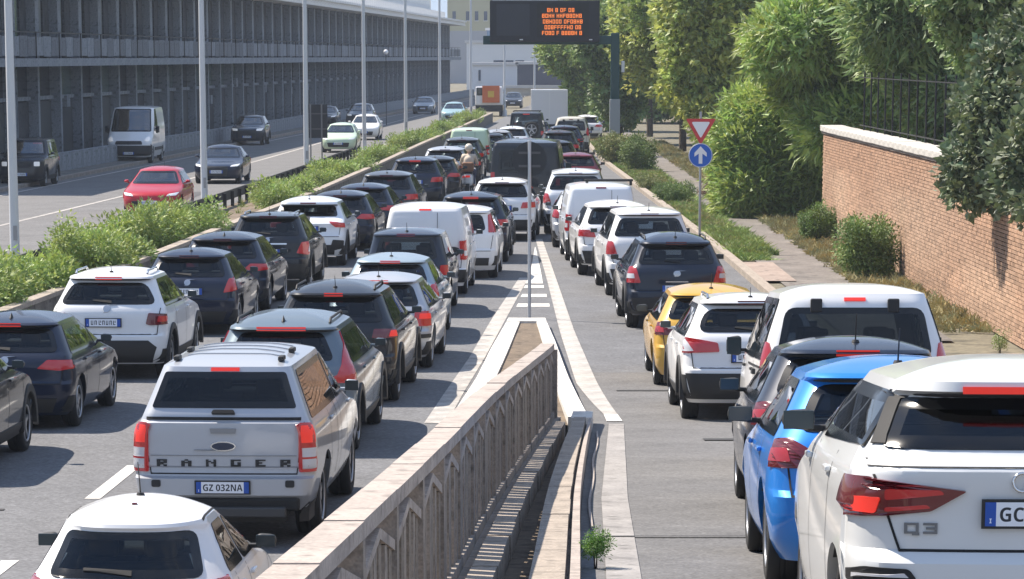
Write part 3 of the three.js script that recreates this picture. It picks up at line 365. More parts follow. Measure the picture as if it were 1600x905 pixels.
      for (const z of [1.6, 1.2, .8, .4]) mesh('roof_rib', S.patch('top', [[-.46, z - .03], [.46, z - .03], [.46, z + .03], [-.46, z + .03]], .01, { nx: 10, max: .03 }), PAINT, c);
    } }),
  q3: V(SUV, { L: 4.48, W: 1.85, H: 1.62, top0: 1.52, belt: 1.17, rr: .27, bow: .1, ant: 'fin', brakeW: .34, brakeY: 1.475, brakeH: .022, taper: .06,
    rear: [[.24, .15], [.36, .06], [.5, 0], [.7, 0], [.74, .03], [.76, .055], [.93, .05], [1.12, .03], [1.15, .06], [1.19, .11], [1.24, .15], [1.45, .37], [1.46, .345], [1.475, .285], [1.52, .29]], width: [[.24, .9], [.4, .975], [.7, 1], [.98, .99], [1.1, .965], [1.19, .91], [1.52, .69]], rearGlass: M.privacy, rwy: [1.215, 1.445], rwi: [.11, .08], rwr: .05, cladding: false, cP: .33, cuts: [.5], rise: .02, wiper: false,
    tail: [[[.34, 1.035], [.5, .94], [.7, .915], [.925, .9], [.925, 1.09], [.8, 1.09]]], tailMat: M.redDark, tailOff: .02, tailR: .015, tailSide: [[[1.7, .96], [2.05, .92], [2.05, 1.09], [1.84, 1.09]]], tailIn: [[[[.74, .925], [.86, .93], [.86, 1.0], [.72, 1.0]], 'redLit'], [[[.44, 1.02], [.7, .99], [.7, 1.04], [.46, 1.04]], 'red'], [[[.5, .955], [.7, .935], [.7, .955], [.52, .972]], 'red']],
    plateAt: [0, .93], plateMat: plateMat('GC 285HT'), badge: false, gate: { y: .75, w: .28 }, bumper: [[-.68, .3], [.68, .3], [.72, .46], [-.72, .46]], mirrorMat: M.plastic, mw: .19, mh: .135, handleMat: PAINT,
    extra(c, S) {
      for (const q of [1, -1]) { const p = [[.56, .62], [.86, .6], [.88, .655], [.8, .68], [.6, .675]]; mesh('bumper_vent', S.patch('rear', q > 0 ? p : mir(p), .008, { nx: 6, r: .02 }), M.dark, c); const p2 = [[.6, .635], [.84, .625], [.84, .645], [.62, .655]]; mesh('reflector', S.patch('rear', q > 0 ? p2 : mir(p2), .014, { nx: 5 }), M.clear, c);
        const fin = [[.69, 1.235], [.75, 1.232], [.64, 1.45], [.57, 1.45], [.6, 1.435], [.68, 1.27]]; mesh('window_fin', S.patch('rear', q > 0 ? fin : mir(fin), .012, { nx: 3, max: .03 }), M.dark, c); }
      const g = [], T = ['Q', '3']; const seg = { Q: [[0, 0, 1, .2], [0, .8, 1, 1], [0, 0, .2, 1], [.8, 0, 1, 1], [.55, -.15, 1.05, .1]], 3: [[0, 0, 1, .2], [.2, .4, 1, .6], [0, .8, 1, 1], [.8, 0, 1, 1]] };
      T.forEach((t, i) => { for (const [a, b, d, e] of seg[t]) { const x = -.62 + i * .085, y = .835, w = .065, h = .05; g.push(S.patch('rear', [[x + a * w, y + b * h], [x + d * w, y + b * h], [x + d * w, y + e * h], [x + a * w, y + e * h]], .01, { nx: 1 })); } }); mesh('badge', merge(g), std(.16, .3), c);
      const rg = []; for (let i = 0; i < 4; i++) rg.push(xf(new THREE.TorusGeometry(.042, .007, 6, 20), (i - 1.5) * .062, 1.075, S.rearZ(0, 1.075) + .012)); mesh('badge', merge(rg), M.chrome, c);
      mesh('gate_crease', S.patch('rear', [[-.78, 1.135], [.78, 1.135], [.78, 1.141], [-.78, 1.141]], .004, { nx: 16, skirt: false }), M.seam, c);
    } }),
  blue_hatch: V(HATCH, { bumper: null, L: 4.06, W: 1.75, H: 1.46, ant: 'stub', antH: .22, mirrorMat: M.plastic, mw: .19, mh: .135, rwi: [.12, .1], rwr: .1, cP: .36, tail: [[[.4, .78], [.92, .78], [.92, .95], [.7, .96]]], tailMat: M.redDark, tailIn: [[[[.7, .82], [.9, .82], [.9, .9], [.72, .9]], 'red']] }),
  panda_: V(HATCH, { L: 3.65, W: 1.65, H: 1.55, top0: 1.46, belt: 1.0, roofPow: 2.8, rear: [[.19, .12], [.36, .01], [.5, 0], [.62, .0], [.66, .04], [.95, .07], [1.02, .11], [1.4, .24], [1.42, .18], [1.46, .2]], front: [[.19, .14], [.4, 0], [.7, .04], [.85, .2], [.95, .6], [1.02, .9], [1.46, 1.5]], width: [[.19, .9], [.4, .98], [.7, 1], [.95, .97], [1.05, .93], [1.46, .76]], rwy: [1.04, 1.38], rwi: [.22, .2], tail: [[[.6, 1.0], [.82, 1.0], [.72, 1.4], [.58, 1.38]]], tailR: .02, plateAt: [0, .82], bumper: [[-.6, .3], [.6, .3], [.62, .46], [-.62, .46]], brakeY: 1.42 }),
  fullback: V(SUV, { L: 4.7, W: 1.82, H: 1.74, top0: 1.66, belt: 1.12, rwy: [1.2, 1.56], rwi: [.1, .12], rear: [[.24, .15], [.36, .03], [.52, 0], [.66, .01], [.7, .05], [1.0, .06], [1.12, .1], [1.18, .14], [1.58, .34], [1.61, .35], [1.63, .27], [1.66, .29]], front: [[.24, .14], [.4, .02], [.6, 0], [.85, .05], [.96, .2], [1.05, .75], [1.1, 1.1], [1.18, 1.3], [1.66, 2.0]], width: [[.24, .9], [.4, .975], [.7, 1], [1.0, .985], [1.1, .95], [1.18, .92], [1.66, .72]], tail: [[[.66, .85], [.94, .85], [.94, 1.12], [.74, 1.1]]], brakeY: 1.62 }),
  offroader: V(HATCH, { L: 4.1, W: 1.82, H: 1.98, top0: 1.92, belt: 1.2, clr: .4, rw: .4, ra: .47, tw: .25, foR: .9, roofPow: 4, rr: .08, bow: .01, bowF: .08, rear: [[.4, .06], [.5, 0], [.7, .0], [1.2, .03], [1.86, .08], [1.92, .1]], front: [[.4, .1], [.55, 0], [1.0, .03], [1.1, .2], [1.16, .9], [1.22, 1.25], [1.92, 1.7]], width: [[.4, .9], [.6, .99], [1.1, 1], [1.22, .97], [1.92, .86]], rwy: [1.3, 1.8], rwi: [.2, .16], rwr: .04, yb: .6, tail: [[[.74, .84], [.86, .84], [.86, 1.04], [.74, 1.04]]], bumper: [[-.84, .42], [.84, .42], [.88, .58], [-.88, .58]], plateAt: [-.5, .72], badge: false, brakeY: 1.86, wiper: false, cP: .16, cuts: [.45], ant: false,
    extra(c, S) { const [t, r] = wheelGeo(.38, .24); const w = mesh('spare_wheel', t, M.tyre, c); w.position.set(.28, 1.12, S.s.L / 2 + .12); w.rotation.y = Math.PI / 2; mesh('rim', r, M.rim, w); const g = []; for (const q of [-1, 1]) g.push(box(.03, .04, 2.0, q * .66, 2.0, .5)); for (const z of [-.4, .5, 1.4]) g.push(box(1.4, .03, .04, 0, 2.02, z)); mesh('roof_rack', merge(g), M.plastic, c); } }),
  ducato: V(HATCH, { L: 5.4, W: 2.05, H: 2.52, top0: 2.44, belt: 1.42, clr: .3, rw: .35, ra: .42, foF: .95, foR: 1.0, roofPow: 3.5, rr: .1, rf: .28, bow: .02, bowF: .14, taper: .01, rear: [[.3, .06], [.5, 0], [.7, 0], [2.3, .05], [2.44, .12]], front: [[.3, .14], [.45, 0], [.8, .03], [1.0, .12], [1.2, .5], [1.34, .8], [1.42, .92], [2.1, 1.45], [2.25, 1.6], [2.44, 1.9]], width: [[.3, .92], [.5, .98], [.9, 1], [1.5, .99], [2.2, .92], [2.44, .88]], yb: .7, cowl: 1.4, vanSide: true, noRearWin: true, tail: [[[.86, .8], [.98, .8], [.98, 1.5], [.88, 1.5]]], badge: false, brake: false, ant: false, plateAt: [-.3, .7], head: [[.7, 1.0], [.88, .96], [.94, 1.06], [.88, 1.2], [.76, 1.14]], grille: [[-.62, .84], [.62, .84], [.58, 1.0], [-.58, 1.0]], mirrorMat: M.plastic, mw: .2, mh: .4, frontPlate: true, headMat: M.lamp,
    extra(c, S) { mesh('front_bumper', S.patch('front', [[-.95, .36], [.95, .36], [.98, .8], [-.98, .8]], .02, { nx: 16, r: .06 }), M.plastic, c); for (const q of [1, -1]) { mesh('wheel_arch', S.patch('side', [[-2.45, .4], [-2.28, .4], [-2.28, .8], [-2.4, .86]], .02, { sgn: q, nx: 4 }), M.plastic, c); mesh('side_strip', S.patch('side', [[-1.2, .56], [1.2, .56], [1.2, .7], [-1.2, .7]], .02, { sgn: q, nx: 8 }), M.plastic, c); } } }),
  big_van: null,
  front_hatch: V(HATCH, { L: 4.2, frontPlate: true, headMat: M.lamp }),
  front_suv: V(SUV, { frontPlate: true, headMat: M.lamp, head: [[.5, .78], [.78, .78], [.86, .92], [.52, .88]], grille: [[-.5, .36], [.5, .36], [.52, .82], [-.52, .82]] }),
  front_jeep: V(SUV, { L: 4.2, W: 1.75, H: 1.75, top0: 1.68, belt: 1.12, frontPlate: true, headMat: M.lamp, roofPow: 3, front: [[.24, .1], [.4, 0], [.9, .02], [1.0, .12], [1.06, .9], [1.12, 1.2], [1.68, 1.65]], width: [[.24, .9], [.5, .98], [1.0, .98], [1.12, .95], [1.68, .8]], rear: [[.24, .1], [.5, 0], [1.1, .03], [1.6, .12], [1.68, .16]], rwy: [1.18, 1.6], bowF: .08, head: [[.5, .76], [.7, .76], [.7, .92], [.5, .92]], grille: [[-.42, .7], [.42, .7], [.42, .94], [-.42, .94]] }),
  sedan: V(HATCH, { L: 4.65, W: 1.82, H: 1.42, top0: 1.33, belt: .92, frontPlate: true, front: [[.19, .14], [.32, .02], [.5, 0], [.66, .06], [.74, .3], [.82, .9], [.9, 1.3], [.97, 1.55], [1.33, 2.25]], rear: [[.19, .14], [.32, .04], [.5, 0], [.9, .04], [.96, .1], [.99, .4], [1.02, .62], [1.28, 1.15], [1.33, 1.25]], rwy: [1.03, 1.28], wiper: false, grille: [[-.4, .3], [.4, .3], [.44, .66], [-.44, .66]], headMat: M.lamp, cP: .7 }),
};
SPECS.big_van = V(SPECS.ducato, { H: 2.4, top0: 2.32, rear: [[.3, .06], [.5, 0], [.7, 0], [2.2, .05], [2.32, .12]], front: [[.3, .14], [.45, 0], [.8, .03], [1.0, .12], [1.2, .5], [1.34, .8], [1.42, .92], [2.1, 1.5], [2.32, 1.8]], width: [[.3, .92], [.5, .98], [.9, 1], [1.5, .99], [2.1, .93], [2.32, .88]], noRearWin: false, rearWin: [[-.78, 1.48], [-.08, 1.48], [-.08, 2.12], [-.74, 2.12]], wiper: false, rearGlass: M.privacy, extra(c, S) { mesh('rear_step', box(1.6, .12, .2, 0, .42, S.s.L / 2, .03), M.plastic, c); mesh('door_handle', S.patch('rear', [[-.12, 1.2], [.12, 1.2], [.12, 1.26], [-.12, 1.26]], .03, { nx: 4 }), M.plastic, c); mesh('panel_seams', S.patch('rear', [[-.006, .6], [.006, .6], [.006, 2.2], [-.006, 2.2]], .003, { nx: 1, skirt: false }), M.seam, c).userData.kind = 'stuff'; } });
SPECS.panda = SPECS.panda_; delete SPECS.panda_;
for (const k in SPECS) if (SPECS[k].mirrorMat === null) delete SPECS[k].mirrorMat;
const protos = {};
const proto = k => protos[k] || (protos[k] = buildCar(SPECS[k]));
const paints = {
  white: paintMat(.78, .78, .77), whiteBlue: paintMat(.72, .75, .78), cream: paintMat(.62, .58, .48), silver: paintMat(.44, .46, .49, .3), paleBlue: paintMat(.3, .38, .43, .3), slate: paintMat(.13, .17, .2, .3), greyBlue: paintMat(.16, .2, .24, .4),
  darkBlue: paintMat(.01, .016, .032, .1), navy: paintMat(.008, .014, .034, .1), black: paintMat(.01, .011, .013, .1), anthracite: paintMat(.014, .016, .02, .1), grey: paintMat(.06, .066, .075, .2), brown: paintMat(.07, .06, .05, .35),
  yellow: paintMat(.6, .35, .055), blue: paintMat(.02, .2, .62, .15), red: paintMat(.4, .008, .018), darkRed: paintMat(.16, .012, .02, .2), pearl: paintMat(.66, .67, .66, .05), lightGreen: paintMat(.55, .68, .5), teal: paintMat(.3, .45, .48, .2),
};
function spawn(type, paint, x, d, head, label, category, group, y = 0, pitch = 0, lit = true) {
  const c = proto(type).clone(); c.name = numbered(category.replace(/ /g, '_')); c.userData = { label, category }; if (group) c.userData.group = group;
  const pm = paints[paint]; c.traverse(m => { if (m.isMesh && m.material === PAINT) m.material = pm; });
  if (!lit) c.traverse(m => { if (m.name === 'brake_light') m.material = M.redDark; });
  c.position.set(x, y, -d); c.rotation.order = 'YXZ'; c.rotation.y = head; c.rotation.x = pitch; scene.add(c); return c;
}
// ---------------------------------------------------------------- setting: x to the right, d metres ahead of the camera (z = -d)
const xL1 = curve([[0, -8.6], [27, -7.4], [45, -6.55], [60, -5.75], [75, -5.05], [90, -4.45], [106, -3.75], [123, -3.2], [137, -2.75], [170, -1.85], [200, -0.9], [260, 0.9], [340, 3.6], [460, 7.7]]);
const wallX = d => xL1(d) - 2.35, medX = d => wallX(d) - 2.75;
const bldX = d => -19.6 + 0.0485 * (d - 172);
const xR = curve([[0, 5.4], [76, 5.1], [105, 4.85], [140, 4.4], [167, 4.1], [213, 4.05], [260, 5.2], [340, 7.9], [460, 12]]);
const yr = d => d >= 54 ? 0 : d > 42 ? 0.0023 * (54 - d) ** 2 : 0.331 + 0.0552 * (42 - d);
const xb = curve([[2, -1.2], [8, -.965], [12.1, -.8], [20.5, -.49], [29.2, -.2], [44.8, .47], [50, .7]]);                  // balustrade centre line
const gap = d => 0.86 - clamp(d - 23, -12, 22) * 0.0135;      // from the balustrade to the ramp's edge
// texture sets
const N1 = noise2(512, 512, 3, 1), N2 = noise2(512, 512, 24, 2), N3 = noise2(512, 512, 128, 3), N4 = noise2(512, 512, 8, 4);
const asphaltTex = (base, sc, tint = [1, 1, 1]) => tex(512, 512, (x, y) => { const i = y * 512 + x; const v = base + (N1[i] - 0.5) * 30 + (N2[i] - 0.5) * 8 + (N3[i] - 0.5) * 14 + (N4[i] > 0.86 ? 8 : 0); return [v * tint[0], v * tint[1], v * tint[2]]; }, [sc, sc]);
const grain = tex(512, 512, (x, y) => { const v = 128 + (N1[y * 512 + x] - 0.5) * 200 + (N4[y * 512 + x] - 0.5) * 60; return [v, v, v]; }, [0.5, 0.5], false);
const asphalt = new THREE.MeshStandardMaterial({ map: asphaltTex(102, 0.23, [0.98, 0.985, 1]), roughness: 0.9, bumpMap: grain, bumpScale: 0.004 });
const asphalt2 = new THREE.MeshStandardMaterial({ map: asphaltTex(104, 0.19, [1, 0.99, 0.98]), roughness: 0.9, bumpMap: grain, bumpScale: 0.004 });
const rampMat = new THREE.MeshStandardMaterial({ map: asphaltTex(101, 0.31, [1, 0.99, 0.98]), roughness: 0.9, bumpMap: grain, bumpScale: 0.004 });
const concTex = (b, tint, sc) => tex(512, 512, (x, y) => { const i = y * 512 + x; const s = N2[i] > 0.66 ? -26 * (N2[i] - 0.66) * 4 : 0; const v = b + (N1[i] - 0.5) * 24 + (N3[i] - 0.5) * 30 + (N4[i] - 0.5) * 14 + s; return [v * tint[0], v * tint[1], v * tint[2]]; }, [sc, sc]);
const concrete = new THREE.MeshStandardMaterial({ map: concTex(156, [1, 0.93, 0.85], 0.6), roughness: 0.9, bumpMap: grain, bumpScale: 0.004 });
const concrete2 = new THREE.MeshStandardMaterial({ map: concTex(142, [1, 0.93, 0.86], 0.7), roughness: 0.9, bumpMap: grain, bumpScale: 0.004 });
const railConc = new THREE.MeshStandardMaterial({ map: concTex(164, [1, 0.935, 0.88], 0.5), roughness: 0.88, bumpMap: grain, bumpScale: 0.003 });
const soil = new THREE.MeshStandardMaterial({ map: concTex(112, [1, 0.88, 0.74], 0.4), roughness: 1 });
const dirt = new THREE.MeshStandardMaterial({ map: concTex(112, [1, 0.95, 0.8], 0.13), roughness: 1 });
const white = new THREE.MeshStandardMaterial({ map: tex(256, 256, (x, y) => { const i = (y * 2) * 512 + x * 2; const v = 204 + (N1[i] - 0.5) * 30 + (N3[i] - 0.5) * 36 + (N2[i] - 0.5) * 24; return [v, v * 0.985, v * 0.95]; }, [0.8, 0.8]), roughness: 0.8 });
const worn = new THREE.MeshStandardMaterial({ map: tex(256, 256, (x, y) => { const i = (y * 2) * 512 + x * 2; const v = 162 + (N1[i] - 0.5) * 30 + (N3[i] - 0.5) * 50 + (N2[i] - 0.5) * 26; return [v, v * 0.975, v * 0.94]; }, [0.8, 0.8]), roughness: 0.85 });
const pale = new THREE.MeshStandardMaterial({ map: concTex(146, [1, .975, .95], .35), roughness: .9 });
// planar uv in metres for boxes and sheets
function uvm(g, s = 1) {
  if (g.index) g = g.toNonIndexed(); const p = g.attributes.position, n = g.attributes.normal, uv = new Float32Array(p.count * 2), o = rnd() * 0;
  for (let i = 0; i < p.count; i++) { const a = Math.abs(n.getX(i)), b = Math.abs(n.getY(i)), c = Math.abs(n.getZ(i)); let u, v; if (b >= a && b >= c) { u = p.getX(i); v = p.getZ(i); } else if (a >= c) { u = p.getZ(i); v = p.getY(i); } else { u = p.getX(i); v = p.getY(i); } uv[2 * i] = u * s + o; uv[2 * i + 1] = v * s; }
  g.setAttribute('uv', new THREE.BufferAttribute(uv, 2)); return g;
}
function sheet(fl, fr, d0, d1, y, step = 4, cols = 1) {
  const P = [], U = [], I = [], n = Math.max(1, Math.ceil((d1 - d0) / step));
  for (let i = 0; i <= n; i++) { const d = lerp(d0, d1, i / n), a = fl(d), b = fr(d); for (let j = 0; j <= cols; j++) { const x = lerp(a, b, j / cols); P.push(x, typeof y === 'function' ? y(d, x) : y, -d); U.push(x, d); } }
  const w = cols + 1; for (let i = 0; i < n; i++) for (let j = 0; j < cols; j++) { const a = i * w + j; I.push(a, a + 1, a + w, a + 1, a + w + 1, a + w); }
  const g = new THREE.BufferGeometry(); g.setAttribute('position', new THREE.Float32BufferAttribute(P, 3)); g.setAttribute('uv', new THREE.Float32BufferAttribute(U, 2)); g.setIndex(I); g.computeVertexNormals(); return g;
}
// solid bar swept along d with a box section: x from fl to fr, y from f0 to f1
function bar(fl, fr, f0, f1, d0, d1, step = 1) {
  const P = [], I = [], n = Math.max(1, Math.ceil((d1 - d0) / step)), F = f => typeof f === 'function' ? f : () => f; [fl, fr, f0, f1] = [fl, fr, f0, f1].map(F);
  for (let i = 0; i <= n; i++) { const d = lerp(d0, d1, i / n); for (const [x, y] of [[fl(d), f0(d)], [fr(d), f0(d)], [fr(d), f1(d)], [fl(d), f1(d)]]) P.push(x, y, -d); }
  for (let i = 0; i < n; i++) for (let k = 0; k < 4; k++) { const a = i * 4 + k, b = i * 4 + (k + 1) % 4; I.push(a, a + 4, b, b, a + 4, b + 4); }
  const e = n * 4; I.push(0, 1, 2, 0, 2, 3, e, e + 2, e + 1, e, e + 3, e + 2);
  const g = new THREE.BufferGeometry(); g.setAttribute('position', new THREE.Float32BufferAttribute(P, 3)); g.setIndex(I); return uvm(toCreasedNormals(g, 0.4));
}
struct('ground', sheet(() => -420, () => 420, -60, 1500, -0.03, 60, 12), dirt);
struct('road', sheet(d => wallX(d), d => d < 48 ? xb(d) : xR(d), 4, 470, 0, 3, 2), asphalt);
struct('opposite_road', sheet(d => bldX(d) + 3.4, d => medX(d), 40, 470, 0.001, 4, 2), asphalt2);
const xe = d => xb(d) + gap(d);
struct('ramp', sheet(d => d > 46 ? 0.95 : xe(d), d => 5.4, 6, 54, d => yr(d) + 0.004, 1.5, 2), rampMat);
struct('ramp_fill', bar(d => Math.max(xe(d), 0.2) - 0.02, () => 8.4, -0.5, d => yr(d) - 0.02, 6, 52, 1.5), soil);
struct('pavement', sheet(d => bldX(d) - 1.5, d => bldX(d) + 3.4, 40, 470, 0.12, 6), new THREE.MeshStandardMaterial({ map: concTex(100, [1, .98, .93], .3), roughness: .95 }));
struct('pavement_kerb', bar(d => bldX(d) + 3.38, d => bldX(d) + 3.6, -0.01, 0.14, 40, 470, 6), concrete2);
// painted markings
const mk = (n, L, R, y, m = white) => { const fl = line(L), fr = line(R), d0 = Math.max(L[0][0], R[0][0]), d1 = Math.min(L[L.length - 1][0], R[R.length - 1][0]); return struct(n, sheet(fl, fr, d0, d1, y, 1.5), m); };
mk('edge_line', [[46.4, -1.16], [51.1, -.95], [56.6, -.69], [65, -.38], [77.5, .16]], [[46.4, -.86], [51.1, -.68], [56.6, -.44], [65, -.12], [77.5, .36]], 0.006, worn);
mk('edge_line', [[46, 1.2], [52, .95], [62, .84], [76, .76], [94, .62]], [[46, 1.38], [52, 1.26], [62, 1.1], [76, .97], [94, .8]], d => yr(d) + 0.014, worn);
mk('edge_line', [[44.6, 1.2], [46, 1.2]], [[44.6, 1.4], [46, 1.38]], d => yr(d) + 0.014, white);
mk('gore_marking', [[75.5, .28], [80, .42], [90, .58]], [[75.5, .66], [80, .65], [90, .6]], 0.006, white);
for (const [d, a, b] of [[74.0, .24, .67], [71.2, .17, .7], [68.4, .08, .73]]) mk('gore_marking', [[d, a], [d + .9, a + .04]], [[d, b], [d + .9, b]], 0.006, white);
for (let d = 17; d < 44; d += 27) mk('edge_band',  [[d, xe(d) + .17], [d + 13.5, xe(d + 13.5) + .17], [Math.min(d + 27, 44.5), xe(Math.min(d + 27, 44.5)) + .2]], [[d, xe(d) + .4], [d + 13.5, xe(d + 13.5) + .4], [Math.min(d + 27, 44.5), 1.4]], dd => yr(dd) + 0.012, pale);
const xD = d => xL1(d) + lerp(2.2, 1.68, clamp((d - 40) / 25, 0, 1));
for (let d = 30.3; d < 240; d += 8) mk('lane_dash', [[d, xD(d)], [d + 3.2, xD(d + 3.2)]], [[d, xD(d) + .17], [d + 3.2, xD(d + 3.2) + .17]], 0.006, white);
mk('edge_line', [[20, wallX(20) + .5], [60, wallX(60) + .5], [120, wallX(120) + .5], [230, wallX(230) + .5]], [[20, wallX(20) + .64], [60, wallX(60) + .64], [120, wallX(120) + .64], [230, wallX(230) + .64]], 0.006, worn);
{ const o = [[60, -17.2], [102, -14.68], [124, -13.5], [155, -12.2], [188, -11.1], [231, -9.94], [300, -7.4]]; mk('lane_line', o, o.map(([d, x]) => [d, x + .16]), 0.008, worn);
  const e = [[60, medX(60) - .55], [100, medX(100) - .55], [160, medX(160) - .55], [300, medX(300) - .55]]; mk('edge_line', e, e.map(([d, x]) => [d, x + .14]), 0.008, worn);
  const s = [60, 120, 200, 400].map(d => [d, bldX(d) + 4.1]); mk('edge_line', s, s.map(([d, x]) => [d, x + .15]), 0.008, worn); }
for (const [d, a, b] of [[26.2, .62, 5.3]]) struct('expansion_joint', sheet(() => a, () => b, d, d + .09, dd => yr(dd) + 0.017, 1), std(.05, .9));
{ const t = std(.045, .85); struct('tar_seam', sheet(d => xL1(d) - 1.2 , d => xL1(d) + 1.5, 37.3, 37.42, .009, 1), t); struct('tar_seam', sheet(d => 1.5, d => 5, 50.6, 50.74, d => yr(d) + .016, 1), t); for (const [x, d, w, l] of [[-3.3, 41.2, .6, .9], [-1.5, 58.5, .6, 3], [-1.2, 71, .5, 2.5], [-9.6, 95, 1.2, 5], [-11.6, 118, 1.4, 9]]) struct('tar_patch', sheet(() => x - w / 2, () => x + w / 2, d, d + l, .011, 2), std([.075, .075, .077], .92)); struct('tar_patch', sheet(d => 2.2, d => 3.4, 40.2, 40.6, d => yr(d) + .016, 1), t); }

// ---------------------------------------------------------------- gore island
{
  const Lo = line([[45.5, -.8], [51.5, -.51], [56.7, -.33], [63.3, -.06]]), Li = line([[45.5, -.48], [51.5, -.23], [56, -.07], [62.5, .14]]), Ri = line([[45.5, .69], [50.5, .6], [58, .5], [62.5, .43]]), Ro = line([[45.5, .95], [51.5, .82], [58, .71], [63.3, .59]]);
  struct('island', sheet(Li, Ri, 44.5, 62.4, d => .13 + (d < 50 ? yr(d) * .2 : 0), 1.5, 3), soil);
  const k = new THREE.Group(); k.name = 'island_kerb'; k.userData.kind = 'structure'; scene.add(k);
  for (let d = 44.5; d < 62; d += 1.5) { const e = Math.min(d + 1.485, 62.4); mesh('kerb_stone', bar(Lo, Li, -.02, .165 + rr(-.004, .004), d, e), white, k); mesh('kerb_stone', bar(Ri, Ro, d => -.02, dd => .165 + yr(dd) * .55, d, e), white, k); }
  mesh('kerb_stone', bar(Lo, Ro, -.02, .17, 62.41, 63.2), white, k);
}
// ---------------------------------------------------------------- balustrade with its kerbs on the ramp side
{
  const top = d => yr(d) + 0.07;                                   // foot of the balustrade
  const D0 = 10.6, D1 = 44.3, conc3 = new THREE.MeshStandardMaterial({ map: concTex(136, [1, .92, .83], .9), roughness: .95, bumpMap: grain, bumpScale: .005 });
  struct('retaining_wall', bar(d => xb(d) - .16, d => xb(d) + .16, -.02, d => top(d), D0 - 3, D1 + .3), concrete2);
  const b = thing('balustrade', 'long weathered concrete balustrade with a broad flat rail beside the ramp', 'balustrade'); b.position.set(0, 0, 0);
  const pitch = 2.02, rail0 = d => yr(d) + .925, rail1 = d => yr(d) + 1.0; let i = 0;
  for (let d = D0; d < D1 - .2; d += pitch, i++) {
    const e = Math.min(d + pitch, D1), mid = (d + e) / 2, oy = rr(-.006, .006);
    mesh('rail', bar(t => xb(t) - .085, t => xb(t) + .085, rail0, t => rail1(t) + oy, d + .004, e - .004, .5), railConc, b);
    mesh('post', bar(t => xb(t) - .07, t => xb(t) + .085, t => top(t) - .01, t => rail0(t) - .001, d - .07, d + .07), concrete2, b);
    mesh('bottom_rail', bar(t => xb(t) - .08, t => xb(t) + .09, top, t => top(t) + .08, d + .071, e - .071), concrete2, b);
    // two sloping braces under the rail meet like a gable
    for (const s of [-1, 1]) { const f = t => { const q = Math.abs(t - mid) / ((e - d) / 2 - .07); return rail0(t) - .03 - .13 * q; }; mesh('brace', bar(t => xb(t) - .07, t => xb(t) + .075, t => f(t) - .05, f, s < 0 ? d + .071 : mid + .002, s < 0 ? mid - .002 : e - .071, .3), railConc, b); }
    for (let k = 0; k < 6; k++) { const c = d + .071 + (e - d - .142) * (k + .5) / 6 + rr(-.01, .01), w = .08, q = Math.abs(c - mid) / ((e - d) / 2 - .07), h = t => rail0(t) - .075 - .13 * q, ox = rr(-.006, .006); mesh('baluster', bar(t => xb(t) - .06 + ox, t => xb(t) + .065 + ox, t => top(t) + .081, h, c - w, c + w), k % 2 ? conc3 : concrete2, b); }
  }
  mesh('post', bar(t => xb(t) - .1, t => xb(t) + .12, t => top(t) - .01, t => rail0(t) - .001, D1 - .13, D1 + .15), concrete2, b);
  // inner kerb, groove, outer kerb, drop to the ramp
  const k = new THREE.Group(); k.name = 'ramp_kerb'; k.userData.kind = 'structure'; scene.add(k);
  const ka = d => xb(d) + .165, kb = d => xb(d) + .165 + .17 * gap(d) / .86, kc = d => xe(d) - .3 * gap(d) / .86, ke = d => xe(d) - .09 * gap(d) / .86;
  for (let d = 10; d < 42.5; d += 1.25) { const e = Math.min(d + 1.235, 42.6), o = rr(-.012, .012); mesh('kerb_stone', bar(t => ka(t) + o * .4, t => kb(t) + o, t => yr(t) - .25, t => yr(t) + .12 + o * .4, d, e), concrete, k); }
  for (let d = 10; d < 42; d += 1.6) { const e = Math.min(d + 1.585, 42), o = rr(-.008, .008); mesh('kerb_stone', bar(t => kc(t), t => ke(t) + o, t => yr(t) - .3, t => yr(t) + .2 + o * .6, d, e), concrete, k); }
  mesh('kerb_edge', bar(t => ke(t) + .025, t => xe(t) - .004, t => yr(t) - .3, t => yr(t) + .17, 10, 42.3), railConc, k);
  struct('gutter', sheet(kb, kc, 8, 42.4, d => yr(d) - .06, 1.5), soil);
  struct('gutter_wall', bar(t => ke(t) - .004, t => ke(t) + .024, t => yr(t) - .3, t => yr(t) + .1, 10, 42.2), concrete2);
  mesh('kerb_stone', bar(t => kc(t) - .05, t => xe(t), t => yr(t) - .3, t => yr(t) + .16, 42.62, 44.2), white, k);
  mesh('conduit', bar(t => xe(t) + .07 + .012 * Math.sin(t), t => xe(t) + .088 + .012 * Math.sin(t), t => yr(t), t => yr(t) + .03, 27, 42), railConc, k);
}
// ---------------------------------------------------------------- central reservation
{
  struct('planter_soil', sheet(d => medX(d) + .15, d => wallX(d) - .2, 30, 264, .3, 4), soil);
  const w = new THREE.Group(); w.name = 'median_wall'; w.userData = { label: 'low grey concrete wall with a pale top edge along the planted median', category: 'wall' }; scene.add(w);
  const wm = new THREE.MeshStandardMaterial({ map: concTex(112, [1, .95, .88], .5), roughness: .95 });
  for (let d = 28; d < 262; d += 6) { mesh('wall_panel', bar(t => wallX(t) - .22, t => wallX(t) - .02, -.02, .62, d, d + 5.98, 3), wm, w); mesh('coping', bar(t => wallX(t) - .23, t => wallX(t) + .0, .621, .7, d + .003, d + 5.977, 3), concrete, w); }
  struct('median_kerb', bar(d => medX(d) - .05, d => medX(d) + .16, -.02, .22, 30, 264, 4), concrete2);
  // dark guard rail on the far side of the planting
  const g = thing('guard_rail', 'dark weathered guard rail on short posts along the far side of the median', 'guard rail');
  for (let d = 58; d < 160; d += 2) mesh('post', box(.1, .75, .1, medX(d) + .3, .375, -d), M.dark, g);
  for (let d = 58; d < 158; d += 4) { mesh('rail', bar(t => medX(t) + .2, t => medX(t) + .245, .5, .78, d, d + 3.99, 2), std(.05, .8), g); }
}
